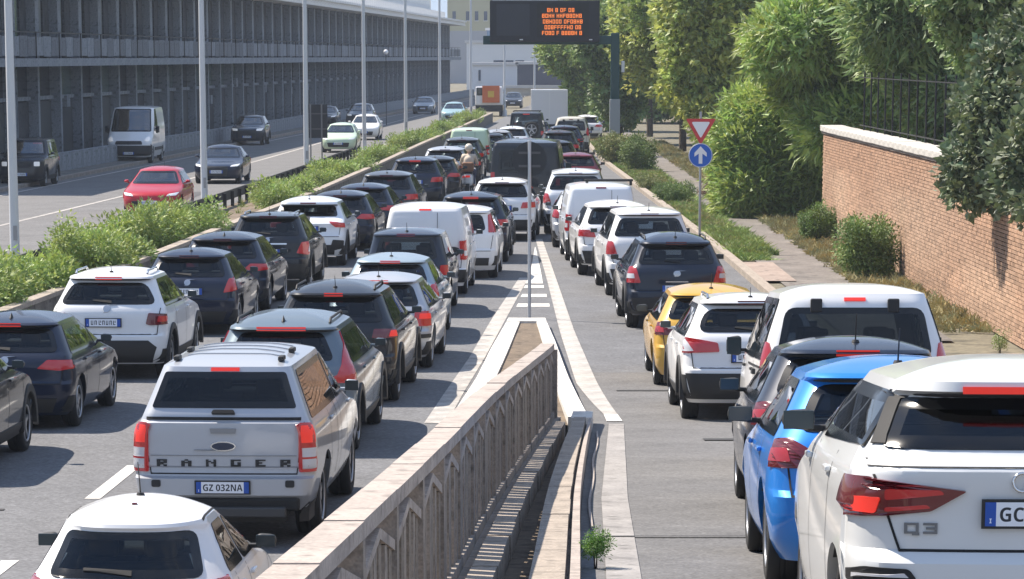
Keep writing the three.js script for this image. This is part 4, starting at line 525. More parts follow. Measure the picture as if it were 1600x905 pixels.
function lampPost(x, d, h, label) {
  const p = thing('street_lamp', label, 'street lamp', 'tall lamp posts along the median'); p.position.set(x, 0, -d);
  mesh('pole', xf(new THREE.CylinderGeometry(.062, .105, h, 14), 0, h / 2, 0), lampPost.m, p); mesh('base', cyl(.17, .2, .5, 0, .25, 0), lampPost.m, p);
  mesh('arm', xf(new THREE.CylinderGeometry(.04, .055, 1.8, 10), -.8, h + .2, 0, 0, 0, 1.25), lampPost.m, p); mesh('lamp_head', box(.7, .14, .28, -1.9, h + .5, 0, .05), std(.3, .5), p);
  mesh('inspection_door', box(.08, .3, .012, .03, 1.1, .105), std(.3, .5), p);
}
lampPost.m = new THREE.MeshStandardMaterial({ color: 0xc6c9ca, roughness: .6 });
[[75, -10.5, 'leftmost tall grey lamp post, rising behind the leftmost shrubs'], [105, -9.07, 'tall grey lamp post in front of the dark saloon car'], [135, -7.78, 'tall grey lamp post beside the dark square sign back'], [165, -6.82, 'tall grey lamp post in front of the white oncoming hatchback'], [195, -5.79, 'tall grey lamp post left of the grey car in the building shade'], [225, -4.54, 'tall grey lamp post between the grey and the teal oncoming cars'], [255, -2.92, 'tall grey lamp post at the far corner of the long building'], [290, -.6, 'thin far lamp post right of the orange truck'], [335, 2.1, 'thin farthest lamp post in front of the dark far building']].forEach(([d, x, l]) => lampPost(x, d, 10.5, l));
// ---------------------------------------------------------------- plants
const leafM = (r, g, b, t = .35) => new THREE.MeshPhysicalMaterial({ color: new THREE.Color().setRGB(r, g, b), roughness: .75, side: THREE.DoubleSide, transmission: t, thickness: 0 });
function leafClump(n, R, lw, ll, droop = .3) {
  const P = [], I = [];
  for (let i = 0; i < n; i++) {
    const a = rnd() * 6.283, u = rr(-1, 1), r = R * Math.cbrt(rnd()), s = Math.sqrt(1 - u * u), c = new THREE.Vector3(r * s * Math.cos(a), r * u, r * s * Math.sin(a));
    const dir = c.clone().normalize().add(new THREE.Vector3(rr(-.6, .6), rr(-.6, .5) - droop, rr(-.6, .6))).normalize(), side = new THREE.Vector3(rr(-1, 1), rr(-.4, .4), rr(-1, 1)).cross(dir).normalize(), up = side.clone().cross(dir).multiplyScalar(.12 * ll);
    const L = ll * rr(.7, 1.25), W = lw * rr(.7, 1.2), k = P.length / 3, pt = (f, w, z = 0) => { const p = c.clone().addScaledVector(dir, f * L).addScaledVector(side, w * W).addScaledVector(up, z); P.push(p.x, p.y, p.z); };
    pt(0, 0); pt(.45, -.5, 1); pt(.45, .5, 1); pt(1, 0, -.6); I.push(k, k + 1, k + 2, k + 1, k + 3, k + 2);
  }
  const g = new THREE.BufferGeometry(); g.setAttribute('position', new THREE.Float32BufferAttribute(P, 3)); g.setIndex(I); const f = g.toNonIndexed(); f.computeVertexNormals(); return f;
}
const clumpBig = [0, 1, 2].map(() => leafClump(40, .5, .15, .26)), clumpPinn = [0, 1].map(() => leafClump(40, .52, .09, .4, .5)), clumpSmall = [0, 1].map(() => leafClump(50, .32, .055, .15, 0)), clumpBroad = [0, 1].map(() => leafClump(26, .32, .13, .19, .2));
const tmpO = new THREE.Object3D(), tmpC = new THREE.Color();
// a crown: leaf clumps through a set of lobes, thicker near their skins, with gaps
function crownMesh(name, clump, mat, lobes, dens, size, parent, tint = .35, cut) {
  const T = []; let guard = 0;
  for (const [x, y, z, rx, ry, rz] of lobes) {
    const n = Math.round(dens * Math.pow(rx * ry * rz, .72));
    for (let i = 0; i < n && guard < 60000; i++, guard++) {
      const a = rnd() * 6.283, u = rr(-1, 1), s = Math.sqrt(1 - u * u), q = Math.pow(rnd(), .42), gx = s * Math.cos(a), gz = s * Math.sin(a);
      const wob = 1 + .16 * Math.sin(gx * 5 + x * 3) * Math.sin(gz * 4 + y) + .12 * Math.sin(u * 7 + z);
      const p = [x + gx * rx * q * wob, y + u * ry * q * wob, z + gz * rz * q * wob]; if (p[1] < .1 || (cut && cut(p))) continue; T.push([p, q]);
    }
  }
  const m = new THREE.InstancedMesh(clump, mat, T.length); m.name = name; m.castShadow = m.receiveShadow = true;
  T.forEach(([p, q], i) => { tmpO.position.set(...p); tmpO.rotation.set(rnd() * 6.3, rnd() * 6.3, rnd() * 6.3); tmpO.scale.setScalar(size * rr(.5, 1.35)); tmpO.updateMatrix(); m.setMatrixAt(i, tmpO.matrix); const v = rr(1 - tint, 1 + tint), w = rr(-.12, .16); m.setColorAt(i, tmpC.setRGB(v * (1 + w), v, v * (1 - w))); });
  m.userData.kind = 'stuff'; parent.add(m); return m;
}
const bark = new THREE.MeshStandardMaterial({ map: concTex(84, [1, .88, .74], .9), roughness: 1, bumpMap: grain, bumpScale: .02 });
function limb(a, b, r0, r1) { const A = new THREE.Vector3(...a), B = new THREE.Vector3(...b), m = A.clone().lerp(B, .5).add(new THREE.Vector3(rr(-.1, .1), .1, rr(-.1, .1)).multiplyScalar(A.distanceTo(B) * .4)); const c = new THREE.QuadraticBezierCurve3(A, m, B), g = new THREE.TubeGeometry(c, 7, 1, 8), p = g.attributes.position; for (let i = 0; i <= 7; i++) { const o = c.getPoint(i / 7), r = lerp(r0, r1, i / 7); for (let j = 0; j <= 8; j++) { const k = i * 9 + j; p.setXYZ(k, o.x + (p.getX(k) - o.x) * r, o.y + (p.getY(k) - o.y) * r, o.z + (p.getZ(k) - o.z) * r); } } return g; }
function tree(x, d, y0, lobes, trunkH, tr, mat, clump, dens, size, label, tint, cut) {
  const t = thing('tree', label, 'tree'); t.position.set(x, y0, -d);
  mesh('trunk', limb([0, -.2, 0], [rr(-.2, .2), trunkH, rr(-.2, .2)], tr, tr * .7), bark, t);
  lobes.slice(0, 6).forEach(l => mesh('limb', limb([0, trunkH * .85, 0], [l[0] * .8, l[1], l[2] * .8], tr * .55, tr * .12), bark, t));
  crownMesh('crown', clump, mat, lobes, dens, size, t, tint, cut); return t;
}
const olive = leafM(.46, .53, .15, .55), mid = leafM(.37, .49, .13, .55), deep = leafM(.23, .33, .11, .5), dk = leafM(.14, .19, .09, .4), shrubM = leafM(.31, .41, .1, .5);
const lobeSet = (n, R, H0, H1, r) => Array.from({ length: n * 2 + 2 }, (_, i) => { const a = i * 2.4 + rr(-.5, .5), t = (i * .618 + .1) % 1, q = R * (1.05 - .35 * t) * Math.sqrt((i + .4) / (n * 2 + 2)), s = r * rr(.5, .95); return [q * Math.cos(a), lerp(H0, H1, t), q * Math.sin(a), s * 1.15, s * rr(.55, .8), s]; });
// the big row of trees over the footpath
const overPath = (x0, h, xm) => p => (p[0] < x0 && p[1] < h) || p[0] < xm;
tree(9.0, 138, .3, [...lobeSet(10, 3.4, 2.4, 9, 1.9), [-2.2, 4.6, 1, 1.6, 1.8, 1.6], [-1.6, 6.5, 1.6, 2.0, 2.0, 2.0], [1.6, 6.5, 2, 1.9, 2.0, 1.8], [2.2, 3, 1.5, 1.7, 1.7, 1.7], [-1, 2.6, 2, 1.3, 1.6, 1.2]], 4, .22, olive, clumpBig[0], 150, 1.0, 'biggest olive green tree, its crown overhanging the footpath behind the give way sign', .45, overPath(-2.1, 2.6, -3.1));
tree(8.7, 182, .2, [...lobeSet(9, 3.0, 4, 9.5, 2.0), [-2.9, 6.2, .5, 1.5, 1.8, 1.5], [-1.6, 5.4, 1.5, 1.8, 2.0, 1.7], [-.6, 3.6, 2, 1.3, 1.2, 1.2]], 4, .2, olive, clumpBig[1], 150, 1.05, 'olive green tree behind the biggest one, with a pale yellow lit crown top', .45, p => (p[0] < .9 && p[1] < 2.9) || p[0] < (p[1] > 4.2 ? -3.2 : -2.5));
tree(10.8, 150, .2, lobeSet(9, 3.2, 1.2, 9, 2.1), 3, .2, mid, clumpBig[2], 140, 1.05, 'mid green tree standing between the big olive tree and the fence', .4, overPath(-2.4, 2.5, -9));
tree(11, 190, .2, lobeSet(9, 3.4, 2, 9, 2.4), 3, .2, mid, clumpBig[2], 110, 1.2, 'mid green tree far along the footpath on its right side', .4, overPath(-2.4, 2.5, -9));
tree(5.9, 198, 0, [...lobeSet(7, 1.5, 3.6, 7, 1.4), [0, 2.6, 0, 1.1, 1.4, 1.1]], 4, .3, deep, clumpBig[0], 170, 1.1, 'dark rooted green tree right behind the gantry post', .4);
tree(5.4, 232, 0, [...lobeSet(8, 2.3, 2.8, 6.5, 1.7), [-.6, 1.6, 0, 1.5, 1.3, 1.5]], 3.4, .22, shrubM, clumpBig[1], 130, 1.2, 'bright green tree seen below the message sign, left of the gantry post', .5);
tree(9.2, 262, 0, lobeSet(8, 3.2, 2, 8, 2.2), 3.4, .22, mid, clumpBig[1], 110, 1.3, 'shaded green tree beyond the gantry at the far end of the footpath', .4);
tree(7.0, 300, 0, lobeSet(8, 3, 1.6, 9, 2.4), 3.4, .22, mid, clumpBig[1], 90, 1.5, 'farthest green tree at the road bend behind the message sign', .4);
tree(10.2, 154, .2, lobeSet(8, 2.6, 4, 9.5, 1.9), 3.6, .2, olive, clumpBig[2], 140, 1.05, 'olive green tree between the biggest tree and the one behind it', .4, overPath(-1.2, 3.4, -3.6));
tree(9.4, 178, .2, lobeSet(8, 2.8, 3.8, 9.5, 1.9), 3.6, .2, mid, clumpBig[0], 140, 1.1, 'mid green tree shading the far part of the footpath', .4, overPath(-.6, 3.2, -3.4));
tree(13.2, 160, .2, lobeSet(9, 3.4, 1.5, 9.5, 2.2), 3, .2, olive, clumpBig[1], 140, 1.05, 'olive green tree filling the gap behind the two path side trees', .4);
tree(8.3, 215, .2, lobeSet(8, 2.4, 4.2, 9.5, 2), 4, .2, olive, clumpBig[0], 130, 1.2, 'yellow green tree top just right of the message sign', .4, overPath(9, 3.2, -9));
// bush and trees round the brick wall
tree(8.0, 108, 0, [[-.3, 1.4, 0, 1.4, 1.5, 1.6], [.4, 2.6, .3, 1.3, 1.5, 1.5], [.9, 3.7, 0, 1.0, 1.1, 1.2], [-.8, 2.3, .6, 1, 1.2, 1.1], [1.0, 1.2, .8, 1.1, 1.3, 1.2], [-.9, .8, 1, .9, .9, 1]], 1.6, .1, mid, clumpPinn[0], 520, .8, 'tall bushy tree with drooping feathery leaves at the far end of the brick wall', .4);
tree(9.7, 104, 1.2, lobeSet(7, 1.8, 1.4, 5.2, 1.5), 2.4, .14, mid, clumpPinn[1], 330, .95, 'feathery leaved tree leaning over the far end of the coping', .4, p => p[0] < -1.2 && p[1] < 2.2);
tree(11.6, 92, 2.2, lobeSet(8, 2.2, 1.2, 5.6, 1.6), 2.4, .16, deep, clumpPinn[0], 300, .95, 'dark feathery tree behind the iron fence on the wall', .4);
tree(12.6, 120, 2, lobeSet(9, 3.0, 1, 8, 2.2), 2.4, .18, mid, clumpBig[2], 170, 1, 'green tree at the top right of the big olive tree, beyond the wall', .4);
tree(11.4, 78, 2.3, lobeSet(8, 1.9, 1.2, 5, 1.3), 2.4, .14, deep, clumpBroad[1], 360, .9, 'dark broad leaved tree rising behind the fence near the right edge', .4);
tree(14.5, 100, 2.2, lobeSet(9, 3, 1, 8, 2.2), 2.4, .18, deep, clumpBig[0], 160, 1, 'dark green tree farthest right behind the fenced wall', .4);
tree(9.9, 62, 2.2, [[-1.6, .6, 0, .7, .8, .9], [-1.25, 1.6, .4, .9, .9, 1], [-.4, 2.4, 0, 1.2, 1.1, 1.2], [-1.5, -.25, .5, .55, .45, .7], [.5, 1.4, 0, 1.2, 1.3, 1.2], [-.7, .4, 1, .75, .7, .8], [.4, 3, 1, 1.1, .9, 1.1], [-1.15, .7, 4, .8, .8, .9], [-1.3, -.2, 4.6, .55, .6, .7], [-.6, 1.8, 4.4, 1, 1, 1.1]], 2, .13, dk, clumpBroad[0], 560, .8, 'dark broad leaved tree hanging over the top of the brick wall at right', .45);
// median shrubs
function shrub(x, d, y, r, h, label, group, m = shrubM, dens = 330, sz = .75, cat = 'shrub') { const t = thing(cat, label, cat, group); t.position.set(x, y, -d); const fit = Math.min(1, .25 + r * .8); for (let k = 0; k < 4; k++) mesh('stem', limb([rr(-.1, .1) * r, -.05, rr(-.1, .1) * r], [rr(-.5, .5) * r, h * .7, rr(-.5, .5) * r], Math.min(.025, r * .04), .004), bark, t); crownMesh('foliage', clumpSmall[Math.floor(rnd() * 2)], m, [[0, h * .4, 0, r * .75, h * .4, r * .75], ...Array.from({ length: 6 }, (_, i) => { const a = i * 1.05 + rr(-.4, .4), q = r * rr(.4, .85); return [q * Math.cos(a), h * rr(.3, .8), q * Math.sin(a), r * rr(.25, .5), h * rr(.18, .36), r * rr(.25, .5)]; })], dens, sz * fit, t, .4); return t; }
const mx = d => (wallX(d) + medX(d)) / 2;
for (const [list, l] of [[[54.5, 57, 59.5, 62, 64], 'light green shrub in the leftmost clump on the median'], [[71, 73.5], 'light green shrub in the clump below the red oncoming car'], [[80, 83, 86], 'light green shrub in the clump round the foot of the second lamp post'], [[105, 108.5], 'light green shrub in the clump left of the white crossover'], [[125, 129, 133], 'light green shrub in the row below the white oncoming hatchback'], [[151, 156, 175, 181, 187, 206, 213, 234, 241, 256], 'small light green shrub in the far row along the median']])
  for (const d of list) shrub(mx(d) + .45 + rr(-.35, .35), d, .3, rr(.7, 1.0), (d < 70 ? 1.15 : d < 80 ? 1.05 : d < 94 ? .95 : d < 118 ? .75 : .6) * rr(.75, 1.2), l, 'shrubs planted along the median', shrubM, d > 150 ? 200 : 300, d > 150 ? .85 : .8);
// verge plants
struct('footpath', sheet(d => 5.75 + clamp((d - 85) / 60, 0, 1) * .3, d => 7.5 + clamp((d - 85) / 60, 0, 1) * .2, 60, 260, .012, 5), new THREE.MeshStandardMaterial({ map: concTex(118, [1, .95, .9], .2), roughness: 1 }));
struct('right_kerb', bar(d => xR(d), d => xR(d) + .22, -.02, .13, 54, 260, 3), concrete);
struct('dropped_kerb', sheet(d => xR(d) + .25, d => 6.1, 76, 83, .03, 2), new THREE.MeshStandardMaterial({ map: concTex(150, [1, .9, .83], .3), roughness: 1 }));
function grassPatch(name, n, fx, fd, hgt, mat, label, ty = 0) {
  const P = [], I = []; for (let b = 0; b < 14; b++) { const a = rnd() * 6.283, r = rr(0, .16), x = r * Math.cos(a), z = r * Math.sin(a), h = rr(.5, 1.1), l = rr(-.25, .25), q = rnd() * 6.28, w = .022, k = P.length / 3; P.push(x - w * Math.cos(q), 0, z - w * Math.sin(q), x + w * Math.cos(q), 0, z + w * Math.sin(q), x + l * .4, h * .6, z + l * .2, x + l, h, z + l * .5); I.push(k, k + 1, k + 2, k, k + 2, k + 3); }
  const g = new THREE.BufferGeometry(); g.setAttribute('position', new THREE.Float32BufferAttribute(P, 3)); g.setIndex(I); const f = g.toNonIndexed(); f.computeVertexNormals();
  const m = new THREE.InstancedMesh(f, mat, n); m.name = name; m.castShadow = m.receiveShadow = true;
  for (let i = 0; i < n; i++) { const d = fd(), x = fx(d); tmpO.position.set(x, ty, -d); tmpO.rotation.set(0, rnd() * 6.3, 0); const s = rr(.6, 1.3); tmpO.scale.set(s, hgt * rr(.35, 1.2), s); tmpO.updateMatrix(); m.setMatrixAt(i, tmpO.matrix); const v = rr(.7, 1.3), w = rr(-.1, .25); m.setColorAt(i, tmpC.setRGB(v * (1 + w), v, v * (1 - w))); }
  m.userData.kind = 'stuff'; m.userData.label = label; m.userData.category = 'grass'; scene.add(m); return m;
}
const dry = leafM(.31, .3, .15, .2), green = leafM(.22, .32, .08, .3);
grassPatch('grass', 1900, d => xR(d) + .3 + Math.pow(rnd(), .8) * (5.9 - xR(d) - .2), () => rr(86, 215), .16, dry, 'pale dry grass on the strip between the slip road and the footpath');
grassPatch('grass', 3000, d => xR(d) + .3 + rnd() * (5.9 - xR(d)), () => rr(84, 200), .17, green, 'fresh green grass mixed into the strip beside the slip road');
grassPatch('grass', 2600, d => 7.3 + rnd() * 1.2, () => rr(62, 200), .2, dry, 'dry grass and litter along the foot of the bushes and the brick wall');
grassPatch('grass', 500, d => 5.2 + rnd() * 1.2, () => rr(86, 98), .2, green, 'green weeds at the near end of the footpath');
grassPatch('grass', 220, d => medX(d) + .3 + rnd() * 2.2, () => rr(52, 220), .3, green, 'weeds between the shrubs on the median', .3);
shrub(5.35, 117, 0, .6, .75, 'low round green bush in the dry grass beside the footpath', null, leafM(.14, .22, .05), 420, .7, 'bush');
shrub(4.9, 128, 0, .5, .6, 'small pale bush in the grass nearer the far red car', null, leafM(.24, .27, .09), 420, .7, 'bush');
shrub(4.8, 160, 0, .9, 1.3, 'yellow green bush at the foot of the gantry post', null, leafM(.25, .28, .09), 300, .8, 'bush');
shrub(5.3, 150, 0, .8, 1.4, 'tall weed bush left of the footpath below the gantry', null, leafM(.17, .24, .06), 300, .8, 'bush');
shrub(7.75, 77.2, 0, .6, 1.2, 'round green bush against the brick wall', null, leafM(.2, .3, .08), 520, .8, 'bush');
shrub(8.0, 93, 0, .55, 1.0, 'small green bush at the far foot of the brick wall', null, leafM(.15, .24, .05), 600, .7, 'bush');
shrub(7.95, 57.5, 0, .14, .42, 'little pale green weed at the foot of the brick wall beside the white van', null, leafM(.25, .32, .1), 700, .6, 'weed');
shrub(6.9, 122, 0, .5, .5, 'low weeds with reddish soil on the right side of the footpath', null, leafM(.22, .13, .06), 300, .7, 'bush');
{ const d = 23.6; shrub(xe(d) + .1, d, yr(d), .1, .3, 'bright green weed growing out of the outer kerb', null, leafM(.14, .28, .04), 3600, .42, 'weed'); }
// raised garden behind the wall
struct('garden_bank', bar(() => 8.95, () => 60, -.5, 2.35, 20, 98, 10), soil);
struct('far_bank', sheet(() => 12.5, () => 70, 98, 300, (d, x) => 2.0, 20), dirt);
// ---------------------------------------------------------------- brick wall with coping and fence
{
  const w = thing('brick_wall', 'long sunlit brick retaining wall with a pale stone coping', 'wall'), wx = 8.5, lean = .05, D0 = 44, D1 = 97.3, Ht = 2.72;
  mesh('wall_core', uvm(box(.45, 3.1, D1 - D0 - .05, wx + .262, 1.15, -(D0 + D1) / 2)), new THREE.MeshStandardMaterial({ map: concTex(178, [1, .9, .78], 1.2), roughness: 1 }), w);
  const copingM = new THREE.MeshStandardMaterial({ map: concTex(190, [1, .98, .94], .6), roughness: .85 }); const bg = new THREE.BoxGeometry(.07, .058, .235), cols = 39, bm = new THREE.MeshStandardMaterial({ color: 0xffffff, roughness: .95, bumpMap: grain, bumpScale: .004 }); const per = .247, n = Math.floor((D1 - D0) / per), inst = new THREE.InstancedMesh(bg, bm, n * cols); inst.name = 'bricks'; inst.userData.kind = 'stuff'; inst.castShadow = inst.receiveShadow = true; let k = 0;
  const e = noise2(256, 64, 16, 9), e2 = noise2(256, 64, 40, 5);
  for (let c = 0; c < cols; c++) for (let i = 0; i < n; i++) { tmpO.rotation.set(0, 0, 0); tmpO.scale.setScalar(1); tmpO.position.set(wx + rr(-.004, .004), .03 + c * .0705, -(D0 + .12 + i * per + (c % 2) * .12)); tmpO.updateMatrix(); inst.setMatrixAt(k, tmpO.matrix); const p = Math.floor(c / cols * 60) * 256 + Math.floor(i / n * 250), t = e[p] * .6 + e2[p] * .5, st = e2[(p + 9000) % e2.length] > .68 ? .84 : 1, v = rr(.78, 1.14) * st * (c < 6 ? .86 : 1) * (rnd() > .96 ? .7 : 1), up = c / cols; const pale = clamp(1.15 - t - up * .35, 0, 1); inst.setColorAt(k++, tmpC.setRGB(v * lerp(.5, .58, pale), v * lerp(.3, .41, pale), v * lerp(.19, .285, pale))); }
  w.add(inst);
  for (let i = 0; i < n; i += 4) mesh('coping_stone', box(.62, .16, per * 4 - .012, wx + .2, Ht + .11 + rr(-.006, .006), -(D0 + .12 + (i + 1.5) * per), .02), copingM, w);
  for (let i = 0; i < n; i += 4) mesh('coping_course', box(.54, .05, per * 4 - .008, wx + .2, Ht + .004, -(D0 + .12 + (i + 1.5) * per)), concrete2, w);
  mesh('end_cap', box(.5, 2.6, .3, wx + .28, 1.3, -(D1 + .16)), new THREE.MeshStandardMaterial({ map: concTex(165, [1, .8, .62], 1.2), roughness: 1 }), w);
  const f = thing('iron_fence', 'dark iron railing of thin upright bars above the brick wall', 'fence');
  for (let i = 0, d = 62; d < 92; d += 1.7, i++) mesh('bar', cyl(.024, .024, 1.5, wx + .45, Ht + .9, -d, 6), M.dark, f);
  for (const h of [.3, 1.5]) mesh('rail', box(.025, .025, 30, wx + .45, Ht + h, -77), M.dark, f);
}
// ---------------------------------------------------------------- long two storey building on the left
{
  const g = thing('exhibition_building', 'long grey two storey building with fins, a balcony and a white roof edge', 'building');
  g.position.set(bldX(128), 0, -128); g.rotation.y = -Math.atan(.0485);
  const cg = new THREE.MeshStandardMaterial({ map: concTex(138, [.93, .97, 1.02], .4), roughness: .92 }), pg = new THREE.MeshStandardMaterial({ map: concTex(62, [.93, .97, 1.04], .4), roughness: .9 }), par = new THREE.MeshStandardMaterial({ map: concTex(112, [.93, .97, 1.03], .8), roughness: .85 });
  const gl = new THREE.MeshPhysicalMaterial({ color: new THREE.Color().setRGB(.014, .017, .022), roughness: .12 }), gl2 = new THREE.MeshPhysicalMaterial({ color: new THREE.Color().setRGB(.09, .13, .12), roughness: .15 }), wht = new THREE.MeshStandardMaterial({ map: concTex(222, [1, .995, .98], .5), roughness: .7 });
  const pgs = [pg, std([.03, .033, .037], .9), std([.055, .06, .062], .9)], ws = [gl, gl, gl, gl2, std([.13, .14, .14], .6)]; const bay = 5.55, n = 55, Lg = n * bay, P = (nm, w, h, d, x, y, s, m) => mesh(nm, uvm(box(w, h, d, x, y, -s)), m, g);
  P('wall', 9, 8.3, Lg + .4, -5.2, 4.15, Lg / 2, pg);
  P('balcony_slab', 1.5, .34, Lg + .6, .05, 4.5, Lg / 2, cg);
  P('roof_slab', 11, .42, Lg + 1.2, -4.2, 8.55, Lg / 2, wht); P('fascia_lip', .16, .18, Lg + 1.2, 1.38, 8.84, Lg / 2, wht);
  P('roof_band', 7, 1.2, Lg * .62, -4.6, 9.35, Lg * .69, wht); P('roof_band', 6, 2.6, Lg * .3, -5.6, 11.25, Lg * .84, wht);
  for (let i = 0; i < n; i++) {
    const s = i * bay, c = s + bay / 2, far = i > 42;
    P('lower_fin', .55, 4.33, .42, -.45, 2.165, s, cg); P('upper_fin', .62, 3.67, far ? .4 : .85, -.5, 6.505, s, cg);
    P('lower_panel', .1, 2.6, bay - .46, -.66, 1.5, c, pgs[Math.floor(rnd() * 3)]); P('transom', .2, .16, bay - .44, -.6, 2.95, c, cg); P('lower_window', .06, 1.28, bay - .5, -.68, 3.67, c, ws[Math.floor(rnd() * 4)]); if (rnd() > .7) P('drain_pipe', .1, 4.2, .1, -.2, 2.1, s + .35, cg); if (rnd() > .75) P('vent_unit', .3, .5, .8, -.5, 2.2 + rnd(), c + rr(-1, 1), cg);
    P('upper_window', .08, 3.3, far ? bay - .45 : 2.5, -.66, 6.5, far ? c : c - .7, far ? gl2 : ws[Math.floor(rnd() * 5)]); if (!far) P('upper_panel', .14, 3.4, 1.5, -.62, 6.5, c + 1.4, pg);
    for (let k = 0; k < 3; k++) { const w = bay / 3 - .1, v = P('balcony_panel', .05, .78 + (k % 2) * .06, w, .72, 5.16, s + (k + .5) * bay / 3, rnd() > .42 ? par : cg); }
    P('rail_post', .05, 1.1, .06, .76, 5.2, s + .02, M.plastic);
  }
  P('hand_rail', .05, .05, Lg, .72, 5.74, Lg / 2, M.plastic);
  const lw = thing('low_wall', 'low grey concrete wall in front of the long building', 'wall'); lw.position.copy(g.position); lw.rotation.copy(g.rotation);
  for (let s = 0; s < Lg; s += 6) mesh('wall_panel', uvm(box(.25, .75 + rr(-.02, .02), 5.96, 2.2, .48, -s - 3)), cg, lw);
  // globe lamp on the balcony
  const b = thing('globe_lamp', 'small white globe lamp on a thin stem at the balcony', 'lamp'); b.position.set(-8.85, 0, -252); mesh('stem', cyl(.025, .03, 4.9, 0, 2.45, 0, 8), M.plastic, b); mesh('globe', xf(new THREE.SphereGeometry(.17, 14, 10), 0, 5.05, 0), std(.85, .4), b);
}
// ---------------------------------------------------------------- far buildings at the road bend
function block(x0, x1, d, h0, h1, dep, m, label, wins = [], cat = 'building') {
  const g = thing('far_building', label, cat), cx = (x0 + x1) / 2; g.position.set(cx, 0, -d); mesh('wall', box(x1 - x0, h1 - h0, dep, 0, (h0 + h1) / 2, -dep / 2), m, g); mesh('roof_edge', box(x1 - x0 + .5, .35, dep + .5, 0, h1 + .18, -dep / 2), std(.55, .8), g);
  for (const [a, b, c, e] of wins) { const w = mesh('window', box(b - a, e - c, .12, (a + b) / 2 - cx, (c + e) / 2, .0), std([.03, .05, .09], .2), g); mesh('frame', box(b - a + .2, .12, .2, (a + b) / 2 - cx, c - .07, .02), std(.6, .6), w); } return g;
}
const wallW = std([.66, .68, .7], .8), wallN = std([.03, .04, .075], .6), wallY = std([.42, .4, .25], .8);
block(-6.4, 4.4, 505, 0, 6.6, 12, wallW, 'far white building with a dark window strip at the road bend', [[-2.6, .2, 3.3, 4.2], [.5, 1.7, 3.4, 4.2], [-5.8, -4.9, 1.2, 2.6]]);
block(-3.6, 4, 516, 6.9, 8.4, 10, std([.1, .17, .27], .3), 'far blue glazed top storey set back on the white building');
block(-5.2, .6, 470, .2, 3.6, 8, std([.6, .63, .68], .6), 'far pale low hall in front of the white building', [[-4.4, -4.1, 1.6, 3]]);
block(.7, 7, 470, 0, 3.7, 12, wallN, 'far dark navy building behind the white box van');
block(-11.5, -3.6, 640, 9.2, 16.5, 10, wallY, 'far yellow building rising left of the message sign', [[-10.6, -10, 11, 12.6], [-8.2, -7.6, 11, 12.6], [-6.6, -6, 11, 12.6], [-5, -4.4, 11, 12.6]]);
struct('far_podium', box(12, 9.2, 8, -7, 4.6, -644), std([.35, .36, .38], .9));
block(-1, 7.5, 440, 0, .9, .4, std([.55, .5, .42], .9), 'far beige boundary wall behind the queue', [], 'wall');
{ const g = thing('far_wood', 'far mass of green trees closing the view behind the gantry', 'trees'); g.position.set(28, 0, -430); crownMesh('crown', clumpBig[0], mid, Array.from({ length: 16 }, (_, i) => [-14 + i * 4.2, rr(2, 11), rr(-8, 8), 4.5, 4.5, 4.5]), 46, 2.6, g, .35); g.userData.kind = 'stuff'; }
{ const g = thing('dark_wood', 'dense dark trees filling the background behind the fenced wall', 'trees'); g.position.set(22, 0, -150); crownMesh('crown', clumpBig[2], mid, Array.from({ length: 22 }, (_, i) => [-6 + (i % 11) * 2.4, 2 + Math.floor(i / 11) * 4.2 + rr(-1, 1), rr(-6, 6), 2.6, 3.2, 2.8]), 120, 1.2, g, .35); g.userData.kind = 'stuff'; }
// ---------------------------------------------------------------- variable message gantry
{
  const g = thing('message_gantry', 'dark green cantilever gantry carrying a black electronic message sign with orange text', 'gantry'), gm = std([.012, .055, .055], .5); g.position.set(5.0, -.14, -174);
  mesh('post', box(.42, 6.0, .42, 0, 3.0, 0, .03), gm, g); mesh('post_base', box(.5, 1.7, .5, 0, 2.0, 0, .02), std([.3, .32, .33], .6), g); mesh('foot', box(.8, .2, .8, 0, .1, 0), gm, g);
  mesh('arm', box(6.6, .42, .4, -3.1, 5.66, 0, .03), gm, g); mesh('beacon', box(.16, .55, .2, .38, 4.4, 0, .03), std(.7, .4), g);
  const s = mesh('sign_case', box(5.3, 1.98, .5, -3.42, 6.56, .3, .04), std([.012, .012, .018], .5), g);
  mesh('blank_panel', box(1.6, 1.5, .03, -4.95, 6.62, .56), std([.022, .024, .035], .35), s); mesh('text_panel', box(2.5, 1.62, .03, -2.55, 6.6, .56), std(.008, .5), s);
  const lit = new THREE.MeshStandardMaterial({ color: new THREE.Color().setRGB(.4, .12, .03), emissive: new THREE.Color().setRGB(1, .27, .05), emissiveIntensity: .45, roughness: .6 });
  let q = 7; const nx = () => (q = q * 73 % 101) / 101; const gl = []; const rows = [[.12, .8], [.0, .98], [.02, .98], [.06, .92], [0, 1]];
  rows.forEach(([a, b], r) => { const y = 7.17 - r * .27; let x = -3.55 + a * 2.05; const e = -3.55 + b * 2.05; while (x < e - .1) { const k = Math.floor(nx() * 4), w = .12, h = .19, t = .034; const G = (x0, y0, w0, h0) => gl.push(box(w0, h0, .01, x + x0 + w0 / 2, y - y0 - h0 / 2, .586)); G(0, 0, t, h); if (k !== 1) G(w - t, 0, t, h); if (k !== 2) G(0, 0, w, t); G(0, k === 3 ? h - t : h / 2 - t / 2, w, t); if (k === 0) G(0, h - t, w, t); x += nx() > .82 ? .24 : .155; } });
  const tx = mesh('message_text', merge(gl), lit, s); tx.userData.kind = 'stuff';
  for (const x of [-4.55, -1.2]) mesh('lamp', box(.16, .05, .04, x, 5.68, .58), std(.7, .4), s);
}
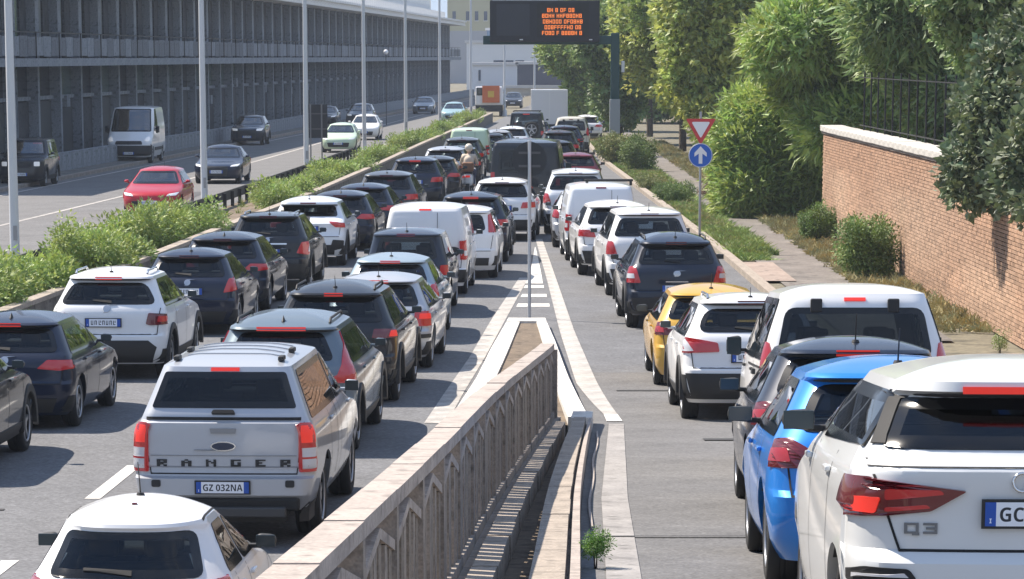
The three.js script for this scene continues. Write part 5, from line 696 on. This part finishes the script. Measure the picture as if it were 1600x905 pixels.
// ---------------------------------------------------------------- traffic signs
{
  const g = thing('give_way_sign', 'give way triangle above a round blue arrow sign on a thin grey pole', 'sign'); g.position.set(4.62, 0, -87.5); const pm = std([.35, .36, .37], .5, { metalness: .4 });
  mesh('pole', cyl(.03, .032, 3.42, 0, 1.71, 0, 12), pm, g);
  const tri = r => { const s = new THREE.Shape(), p = [[-1, .577], [1, .577], [0, -1.155]]; const q = roundPoly(p.map(([x, y]) => [x * r, y * r]), .05); q.forEach(([x, y], i) => i ? s.lineTo(x, y) : s.moveTo(x, y)); return s; };
  mesh('red_border', new THREE.ExtrudeGeometry(tri(.37), { depth: .012, bevelEnabled: false }).translate(0, 3.04, .035), std([.55, .05, .05], .4), g);
  mesh('white_field', new THREE.ExtrudeGeometry(tri(.23), { depth: .006, bevelEnabled: false }).translate(0, 3.045, .048), std(.8, .45), g);
  mesh('blue_disc', xf(new THREE.CylinderGeometry(.295, .295, .012, 32), 0, 2.37, .04, Math.PI / 2), std([.02, .12, .5], .4), g);
  mesh('disc_rim', xf(new THREE.TorusGeometry(.283, .008, 6, 32), 0, 2.37, .047), std(.7, .4), g);
  const a = new THREE.Shape(); [[-.045, -.2], [.045, -.2], [.045, .04], [.15, -.03], [.15, .06], [0, .22], [-.15, .06], [-.15, -.03], [-.045, .04]].forEach(([x, y], i) => i ? a.lineTo(x, y) : a.moveTo(x, y));
  mesh('white_arrow', new THREE.ExtrudeGeometry(a, { depth: .006, bevelEnabled: false }).translate(0, 2.37, .048), std(.8, .45), g);
  const b = thing('disc_sign', 'grey back of a round sign on a pole at the tip of the island', 'sign'); b.position.set(.32, 0, -65.2);
  mesh('pole', cyl(.032, .032, 3.25, 0, 1.62, 0, 12), std([.55, .56, .57], .4, { metalness: .4 }), b); mesh('disc', xf(new THREE.CylinderGeometry(.32, .32, .018, 32), 0, 2.9, -.05, Math.PI / 2), std([.03, .033, .036], .6), b); mesh('bracket', merge([box(.4, .04, .03, 0, 3.02, -.03), box(.4, .04, .03, 0, 2.78, -.03)]), std(.1, .5), b);
  const c = thing('square_sign', 'dark back of a square sign on two thin posts on the median', 'sign'); c.position.set(-7.86, 0, -143); mesh('board', box(.95, 1.32, .04, 0, 2.2, -.06), std([.025, .027, .03], .6), c); for (const x of [-.2, .25]) mesh('post', cyl(.03, .03, 2.9, x, 1.45, 0, 8), std(.2, .5), c); mesh('bracket', box(.9, .05, .05, 0, 2.5, -.02), std(.1, .6), c); mesh('bracket', box(.9, .05, .05, 0, 1.9, -.02), std(.1, .6), c);
}
// ---------------------------------------------------------------- traffic
const sl = d => (xL1(d + 3) - xL1(d - 3)) / 6;
function away(type, paint, x, d, label, cat = 'car', o = {}) { const L = SPECS[type].L, s = o.s ?? sl(d + L / 2), ramp = o.ramp, dc = d + L / 2; return spawn(type, paint, x + s * L / 2, dc, -Math.atan(s), label, cat, null, ramp ? yr(dc) : 0, ramp ? Math.atan((yr(dc + 1.3) - yr(dc - 1.3)) / 2.6) : 0, /left edge with|compact crossover with|pickup truck with|estate with tall|orange red lamp|old silver|pearl|two roof|tall white pass|panel van with closed|over the roof|far dark|navy car ahead/.test(label)); }
function toward(type, paint, x, d, label, cat = 'car') { const L = SPECS[type].L, dc = d + L / 2, s = sl(dc); return spawn(type, paint, x + s * L / 2, dc, Math.PI - Math.atan(s), label, cat); }
// nearest lane to the median
away('suv', 'anthracite', -6.98, 39.7, 'dark grey car cut off by the left edge, its right side showing');
away('hatch', 'navy', -6.55, 45.4, 'dark blue hatchback at the left edge with wide split red tail lights');
away('round_suv', 'white', -6.04, 52.6, 'white compact crossover with a dark rear bumper in the leftmost queue');
away('small_hatch', 'navy', -5.62, 61.2, 'dark navy hatchback directly in front of the white compact crossover');
away('hatch', 'darkBlue', -5.5, 66.9, 'dark blue hatchback half hidden between the navy hatchback and the grey crossover');
away('suv_2008', 'anthracite', -5.04, 73.0, 'dark grey crossover with a chrome strip across its tailgate');
away('chr', 'whiteBlue', -4.72, 81.6, 'white sloping crossover with a black rear window band and bumper vents');
away('hatch', 'darkBlue', -4.3, 88.3, 'dark hatchback just ahead of the white sloping crossover');
away('suv', 'grey', -3.5, 98.5, 'grey crossover with a pale tailgate beside the median shrubs');
away('suv', 'navy', -3.08, 112.5, 'dark navy car ahead of the grey crossover, its flat roof showing');
away('hatch', 'anthracite', -2.62, 119.6, 'dark grey car left of the scooter rider');
away('suv', 'silver', -2.38, 125.8, 'silver roofed car just behind the pale green van');
away('van', 'lightGreen', -1.8, 149, 'pale green van in the far left queue by the shrubs', 'van');
away('small_hatch', 'silver', -.72, 163, 'small far silver car ahead of the pale green van');
away('offroader', 'anthracite', 0.72, 181, 'small far dark off roader in front of the cream van');
// middle lane
away('fiat500', 'white', -2.86, 25.3, 'small white rounded car in the bottom left corner with a roof antenna');
away('ranger', 'silver', -2.84, 34.4, 'silver pickup truck with a canopy and big letters across its tailgate', 'pickup truck');
away('volvo', 'slate', -2.82, 42.6, 'slate blue estate with tall red tail lights right in front of the silver pickup');
away('jeep', 'anthracite', -2.5, 48.9, 'dark crossover with a lit orange red lamp ahead of the slate blue estate');
away('golf', 'silver', -2.1, 54.3, 'old silver hatchback with square red lamps and a black bumper strip');
away('small_hatch', 'paleBlue', -2.08, 59.6, 'light silver blue hatchback directly in front of the old silver hatchback');
away('box_suv', 'darkBlue', -1.98, 65.9, 'dark boxy hatchback between the silver hatchbacks and the white van');
away('van', 'white', -1.76, 71.6, 'white panel van with closed rear doors and a dark emblem in the middle queue', 'van');
away('panda', 'white', -1.12, 77, 'small white upright hatchback half hidden right behind the white panel van');
away('suv', 'darkBlue', -.98, 83, 'dark blue estate car seen over the roof of the white panel van');
away('suv', 'white', -.28, 93, 'white car with a wide dark rear window left of the round sign pole');
away('big_van', 'anthracite', .38, 102, 'tall dark grey van with one rear window behind the round sign', 'van');
away('suv', 'anthracite', 2.0, 154, 'dark grey car directly ahead of the far red car');
away('berlingo', 'cream', 2.9, 176, 'far cream van under the trees left of the gantry post', 'van');
[['hatch', 'navy', -3.95, 93.4, 'dark hatchback squeezed between the dark hatchback and the grey crossover'], ['small_hatch', 'grey', 1.15, 118, 'grey car mostly hidden by the tall dark van'], ['suv', 'black', 1.6, 136, 'black car beyond the tall dark van'], ['small_hatch', 'anthracite', -2.0, 133, 'dark car between the silver roofed car and the pale green van'], ['suv', 'grey', -2.0, 140.5, 'grey car right behind the pale green van'], ['small_hatch', 'anthracite', -1.0, 156, 'dark car hidden by the pale green van'], ['hatch', 'whiteBlue', 0, 171, 'far white hatchback behind the dark off roader'], ['small_hatch', 'grey', 1.2, 188, 'far grey car ahead of the dark off roader'], ['suv', 'silver', 1.0, 205, 'tiny far silver car in the left queue'], ['hatch', 'black', 1.7, 222, 'tiny far black car in the left queue'], ['suv', 'navy', 2.4, 165, 'far navy car left of the cream van'], ['hatch', 'white', 4.3, 205, 'tiny far white car beyond the cream van'], ['suv', 'anthracite', 2.3, 240, 'tiny far dark car at the head of the visible queue']].forEach(([t, p, x, d, l]) => away(t, p, x, d, l));
// slip road
const r = { ramp: true, s: .02 };
away('q3', 'pearl', 2.42, 15.9, 'large pearl white crossover in the bottom right corner with a wide dark red lamp', 'car', r);
away('blue_hatch', 'blue', 2.45, 21.8, 'bright blue hatchback beside the pearl white crossover', 'car', r);
away('blue_hatch', 'darkBlue', 2.72, 27.4, 'dark blue grey car with two roof antennas behind the blue hatchback', 'car', r);
away('berlingo', 'white', 3.2, 32.8, 'tall white passenger van with a wide black rear window near the brick wall', 'van', r);
away('qashqai', 'white', 3.05, 44.6, 'white crossover with an oval black rear window ahead of the tall white van', 'car', { ramp: true, s: -.01 });
away('blue_hatch', 'yellow', 2.92, 51.2, 'yellow hatchback taxi on the slip road', 'taxi', { s: -.01 });
away('duster', 'darkBlue', 2.92, 62.6, 'dark blue boxy crossover with roof rails ahead of the yellow taxi', 'car', { s: -.03 });
away('fullback', 'white', 2.78, 71.2, 'white estate with an upright dark rear window ahead of the dark blue boxy crossover', 'car', { s: -.04 });
away('suv', 'white', 2.35, 78.0, 'white crossover with slim red lamps in the middle of the slip road queue', 'car', { s: -.04 });
{ const v = away('van', 'whiteBlue', 2.1, 83.6, 'white van with a dark roof bar in the slip road queue', 'van', { s: -.03 }); mesh('roof_bar', box(1.15, .06, .08, .22, 1.87, 1.2, .02), M.plastic, v); for (const x of [-.3, .74]) mesh('bar_foot', box(.06, .1, .1, x, 1.8, 1.2, .01), M.plastic, v); }
away('small_hatch', 'silver', 1.85, 89.5, 'silver hatchback almost hidden left of the white slip road van', 'car', { s: .0 });
away('fullback', 'whiteBlue', 1.72, 96.4, 'white tall car with a dark rear window farthest up the white slip road row', 'car', { s: .02 });
away('hatch', 'darkRed', 2.2, 124, 'dark red car beyond the white cars where the slip road joins', 'car', { s: .03 });
// oncoming side
toward('front_jeep', 'anthracite', -18.2, 132, 'dark grey off roader with lit lamps cut by the left edge behind the lamp post');
toward('ducato', 'white', -17.3, 161, 'tall white panel van driving in the shade of the building', 'van');
toward('front_hatch', 'red', -10.85, 106.5, 'red hatchback driving towards us above the median shrubs');
toward('sedan', 'navy', -11.2, 135, 'dark blue saloon driving towards us behind the second lamp post');
toward('front_suv', 'darkBlue', -14.4, 194, 'dark teal crossover with lit fog lamps near the building');
toward('front_hatch', 'lightGreen', -8.72, 179, 'pale green car half hidden by the dark square sign');
toward('front_hatch', 'white', -8.57, 206, 'white hatchback driving towards us by the fourth lamp post');
toward('front_suv', 'grey', -10.4, 243, 'grey car close behind the white oncoming hatchback');
toward('sedan', 'anthracite', -13.0, 246, 'dark grey car behind the dark square sign in the shade');
toward('sedan', 'greyBlue', -7.5, 300, 'far grey saloon in the building shade between two lamp posts');
toward('front_hatch', 'teal', -4.35, 262, 'far pale teal car right of the sixth lamp post');
toward('front_hatch', 'anthracite', .05, 335, 'tiny far dark car right of the orange truck');
// far trucks
{
  const t = thing('box_truck', 'far white box truck seen from behind under the message sign', 'truck'); t.position.set(2.3, 0, -222); mesh('box_body', box(2.25, 2.2, 4, 0, 1.65, 0, .03), paints.white, t); for (const x of [-.55, .55]) mesh('rear_door', box(1.02, 2.0, .03, x, 1.66, 2.02), std(.7, .6), t); mesh('chassis', box(1.9, .3, 4.6, 0, .5, -.2), M.dark, t); for (const x of [-.9, .9]) for (const z of [1.2, -1.8]) { const w = mesh('wheel', wheelGeo(.4, .26)[0], M.tyre, t); w.position.set(x, .4, z); } mesh('cab', box(2, 1.8, 1.6, 0, 1.2, -2.9, .15), paints.white, t); for (const x of [-.95, .95]) mesh('tail_light', box(.16, .14, .03, x, .56, 2.03), M.red, t);
  const o = thing('work_truck', 'far white work truck with a large orange warning board', 'truck'); o.position.set(-1.85, 0, -292); mesh('chassis', box(2.2, .5, 5, 0, .6, 0), M.dark, o); mesh('cab', box(2.2, 1.5, 1.8, 0, 1.6, 1.6, .12), paints.white, o); mesh('windscreen', box(1.8, .6, .03, -.1, 1.95, 2.51), M.glass, o); mesh('load_bed', box(2.3, .9, 3, 0, 1.3, -.9), paints.white, o); mesh('warning_board', box(1.4, 1.35, .1, .15, 1.75, 2.6), std([.62, .14, .03], .5), o); mesh('board_arrow', box(.5, .5, .03, .15, 1.75, 2.66), std([.7, .45, .06], .5), o); for (const x of [-.95, .95]) for (const z of [1.6, -1.4]) { const w = mesh('wheel', wheelGeo(.45, .28)[0], M.tyre, o); w.position.set(x, .45, z); }
}
// ladder rail on the slip road van
// ---------------------------------------------------------------- scooter and rider between the queues
function field(bones, cell, k = .03) {
  let mn = [1e9, 1e9, 1e9], mxx = [-1e9, -1e9, -1e9]; for (const [a, b, r0, r1] of bones) for (const p of [a, b]) for (let i = 0; i < 3; i++) { const r = Math.max(r0, r1) + .05; mn[i] = Math.min(mn[i], p[i] - r); mxx[i] = Math.max(mxx[i], p[i] + r); }
  const S = Math.max(...mxx.map((v, i) => v - mn[i])), n = Math.min(90, Math.ceil(S / cell)), c = mn.map((v, i) => (v + mxx[i]) / 2); const mc = new MarchingCubes(n, new THREE.MeshBasicMaterial(), false, false, 80000); mc.isolation = 0;
  for (let z = 0; z < n; z++) for (let y = 0; y < n; y++) for (let x = 0; x < n; x++) { const p = [x, y, z].map((v, i) => c[i] + ((v - n / 2) / (n / 2)) * S / 2); let d = 1e9; for (const [a, b, r0, r1] of bones) { const ab = [b[0] - a[0], b[1] - a[1], b[2] - a[2]], ap = [p[0] - a[0], p[1] - a[1], p[2] - a[2]], t = clamp((ab[0] * ap[0] + ab[1] * ap[1] + ab[2] * ap[2]) / Math.max(1e-6, ab[0] ** 2 + ab[1] ** 2 + ab[2] ** 2), 0, 1); const e = Math.hypot(ap[0] - ab[0] * t, ap[1] - ab[1] * t, ap[2] - ab[2] * t) - lerp(r0, r1, t); const h = Math.max(k - Math.abs(d - e), 0) / k; d = Math.min(d, e) - h * h * k * .25; } mc.field[x + y * n + z * n * n] = -d; }
  mc.update(); const ct = mc.count, g = new THREE.BufferGeometry(); g.setAttribute('position', new THREE.BufferAttribute(mc.positionArray.slice(0, ct * 3), 3)); g.setAttribute('normal', new THREE.BufferAttribute(mc.normalArray.slice(0, ct * 3), 3)); g.scale(S / 2, S / 2, S / 2); g.translate(...c); return g;
}
{
  const s = thing('scooter', 'white scooter with a brown top box filtering between the two queues', 'scooter'); s.position.set(-1.5, 0, -124); s.rotation.y = -.04;
  for (const z of [.62, -.66]) { const w = mesh('wheel', wheelGeo(.24, .12)[0], M.tyre, s); w.position.set(0, .24, z); mesh('rim', wheelGeo(.24, .12)[1], M.rim, w); }
  mesh('rear_body', box(.34, .42, .9, 0, .56, .32, .12), paints.white, s); mesh('seat', box(.3, .1, .72, 0, .8, .2, .04), M.plastic, s); mesh('floorboard', box(.34, .08, .5, 0, .3, -.25, .03), M.plastic, s); mesh('leg_shield', box(.44, .62, .1, 0, .62, -.5, .04), paints.white, s); mesh('handlebar', box(.66, .05, .05, 0, 1.0, -.46, .02), M.plastic, s); mesh('top_box', box(.4, .32, .36, 0, 1.0, .66, .06), std([.2, .09, .04], .6), s); mesh('tail_light', box(.16, .07, .03, 0, .68, .78, .01), M.redLit, s); mesh('fork', cyl(.035, .035, .7, 0, .55, -.6, 8), M.plastic, s); for (const x of [-.34, .34]) mesh('mirror', xf(new THREE.SphereGeometry(.06, 10, 8), x, 1.2, -.42, 0, 0, 0, [1.2, .8, .4]), M.plastic, s);
  const p = thing('person', 'person in a beige shirt and pale helmet riding the white scooter', 'person'); p.position.set(-1.5, 0, -124); p.rotation.y = -.04;
  const skin = std([.45, .28, .2], .6), shirt = std([.55, .46, .36], .9), jeans = std([.05, .06, .1], .9);
  const A = q => [[q * .19, 1.36, -.02], [q * .28, 1.12, -.16], .05, .042], B = q => [[q * .28, 1.12, -.16], [q * .27, 1.04, -.42], .042, .033], T = q => [[q * .1, .88, .12], [q * .17, .82, -.3], .085, .065], C = q => [[q * .17, .82, -.3], [q * .16, .4, -.2], .062, .042], F = q => [[q * .16, .36, -.18], [q * .17, .34, -.38], .045, .035];
  const torso = [[0, .92, .12], [0, 1.2, .1], .15, .16], chest = [[-.13, 1.32, .04], [.13, 1.32, .04], .09, .09], neck = [[0, 1.36, .02], [0, 1.5, -.02], .06, .055], head = [[0, 1.58, -.03], [0, 1.66, -.02], .095, .1];
  const body = mesh('body', field([torso, chest, neck, head, ...[1, -1].flatMap(q => [A(q), B(q), T(q), C(q), F(q), [[q * .27, 1.04, -.42], [q * .25, 1.02, -.5], .036, .03]])], .02), skin, p);
  const grow = (b, e) => b.map(([a, c, r0, r1]) => [a, c, r0 + e, r1 + e]);
  mesh('shirt', field(grow([torso, chest, A(1), A(-1)], .016), .022), shirt, body); mesh('trousers', field(grow([T(1), T(-1), C(1), C(-1), [[0, .86, .12], [0, .94, .12], .15, .15]], .014), .022), jeans, body);
  mesh('helmet', xf(new THREE.SphereGeometry(.14, 20, 14), 0, 1.64, -.01, 0, 0, 0, [1, 1.02, 1.12]), std([.62, .55, .45], .3), body);
}
renderer.render(scene, camera);
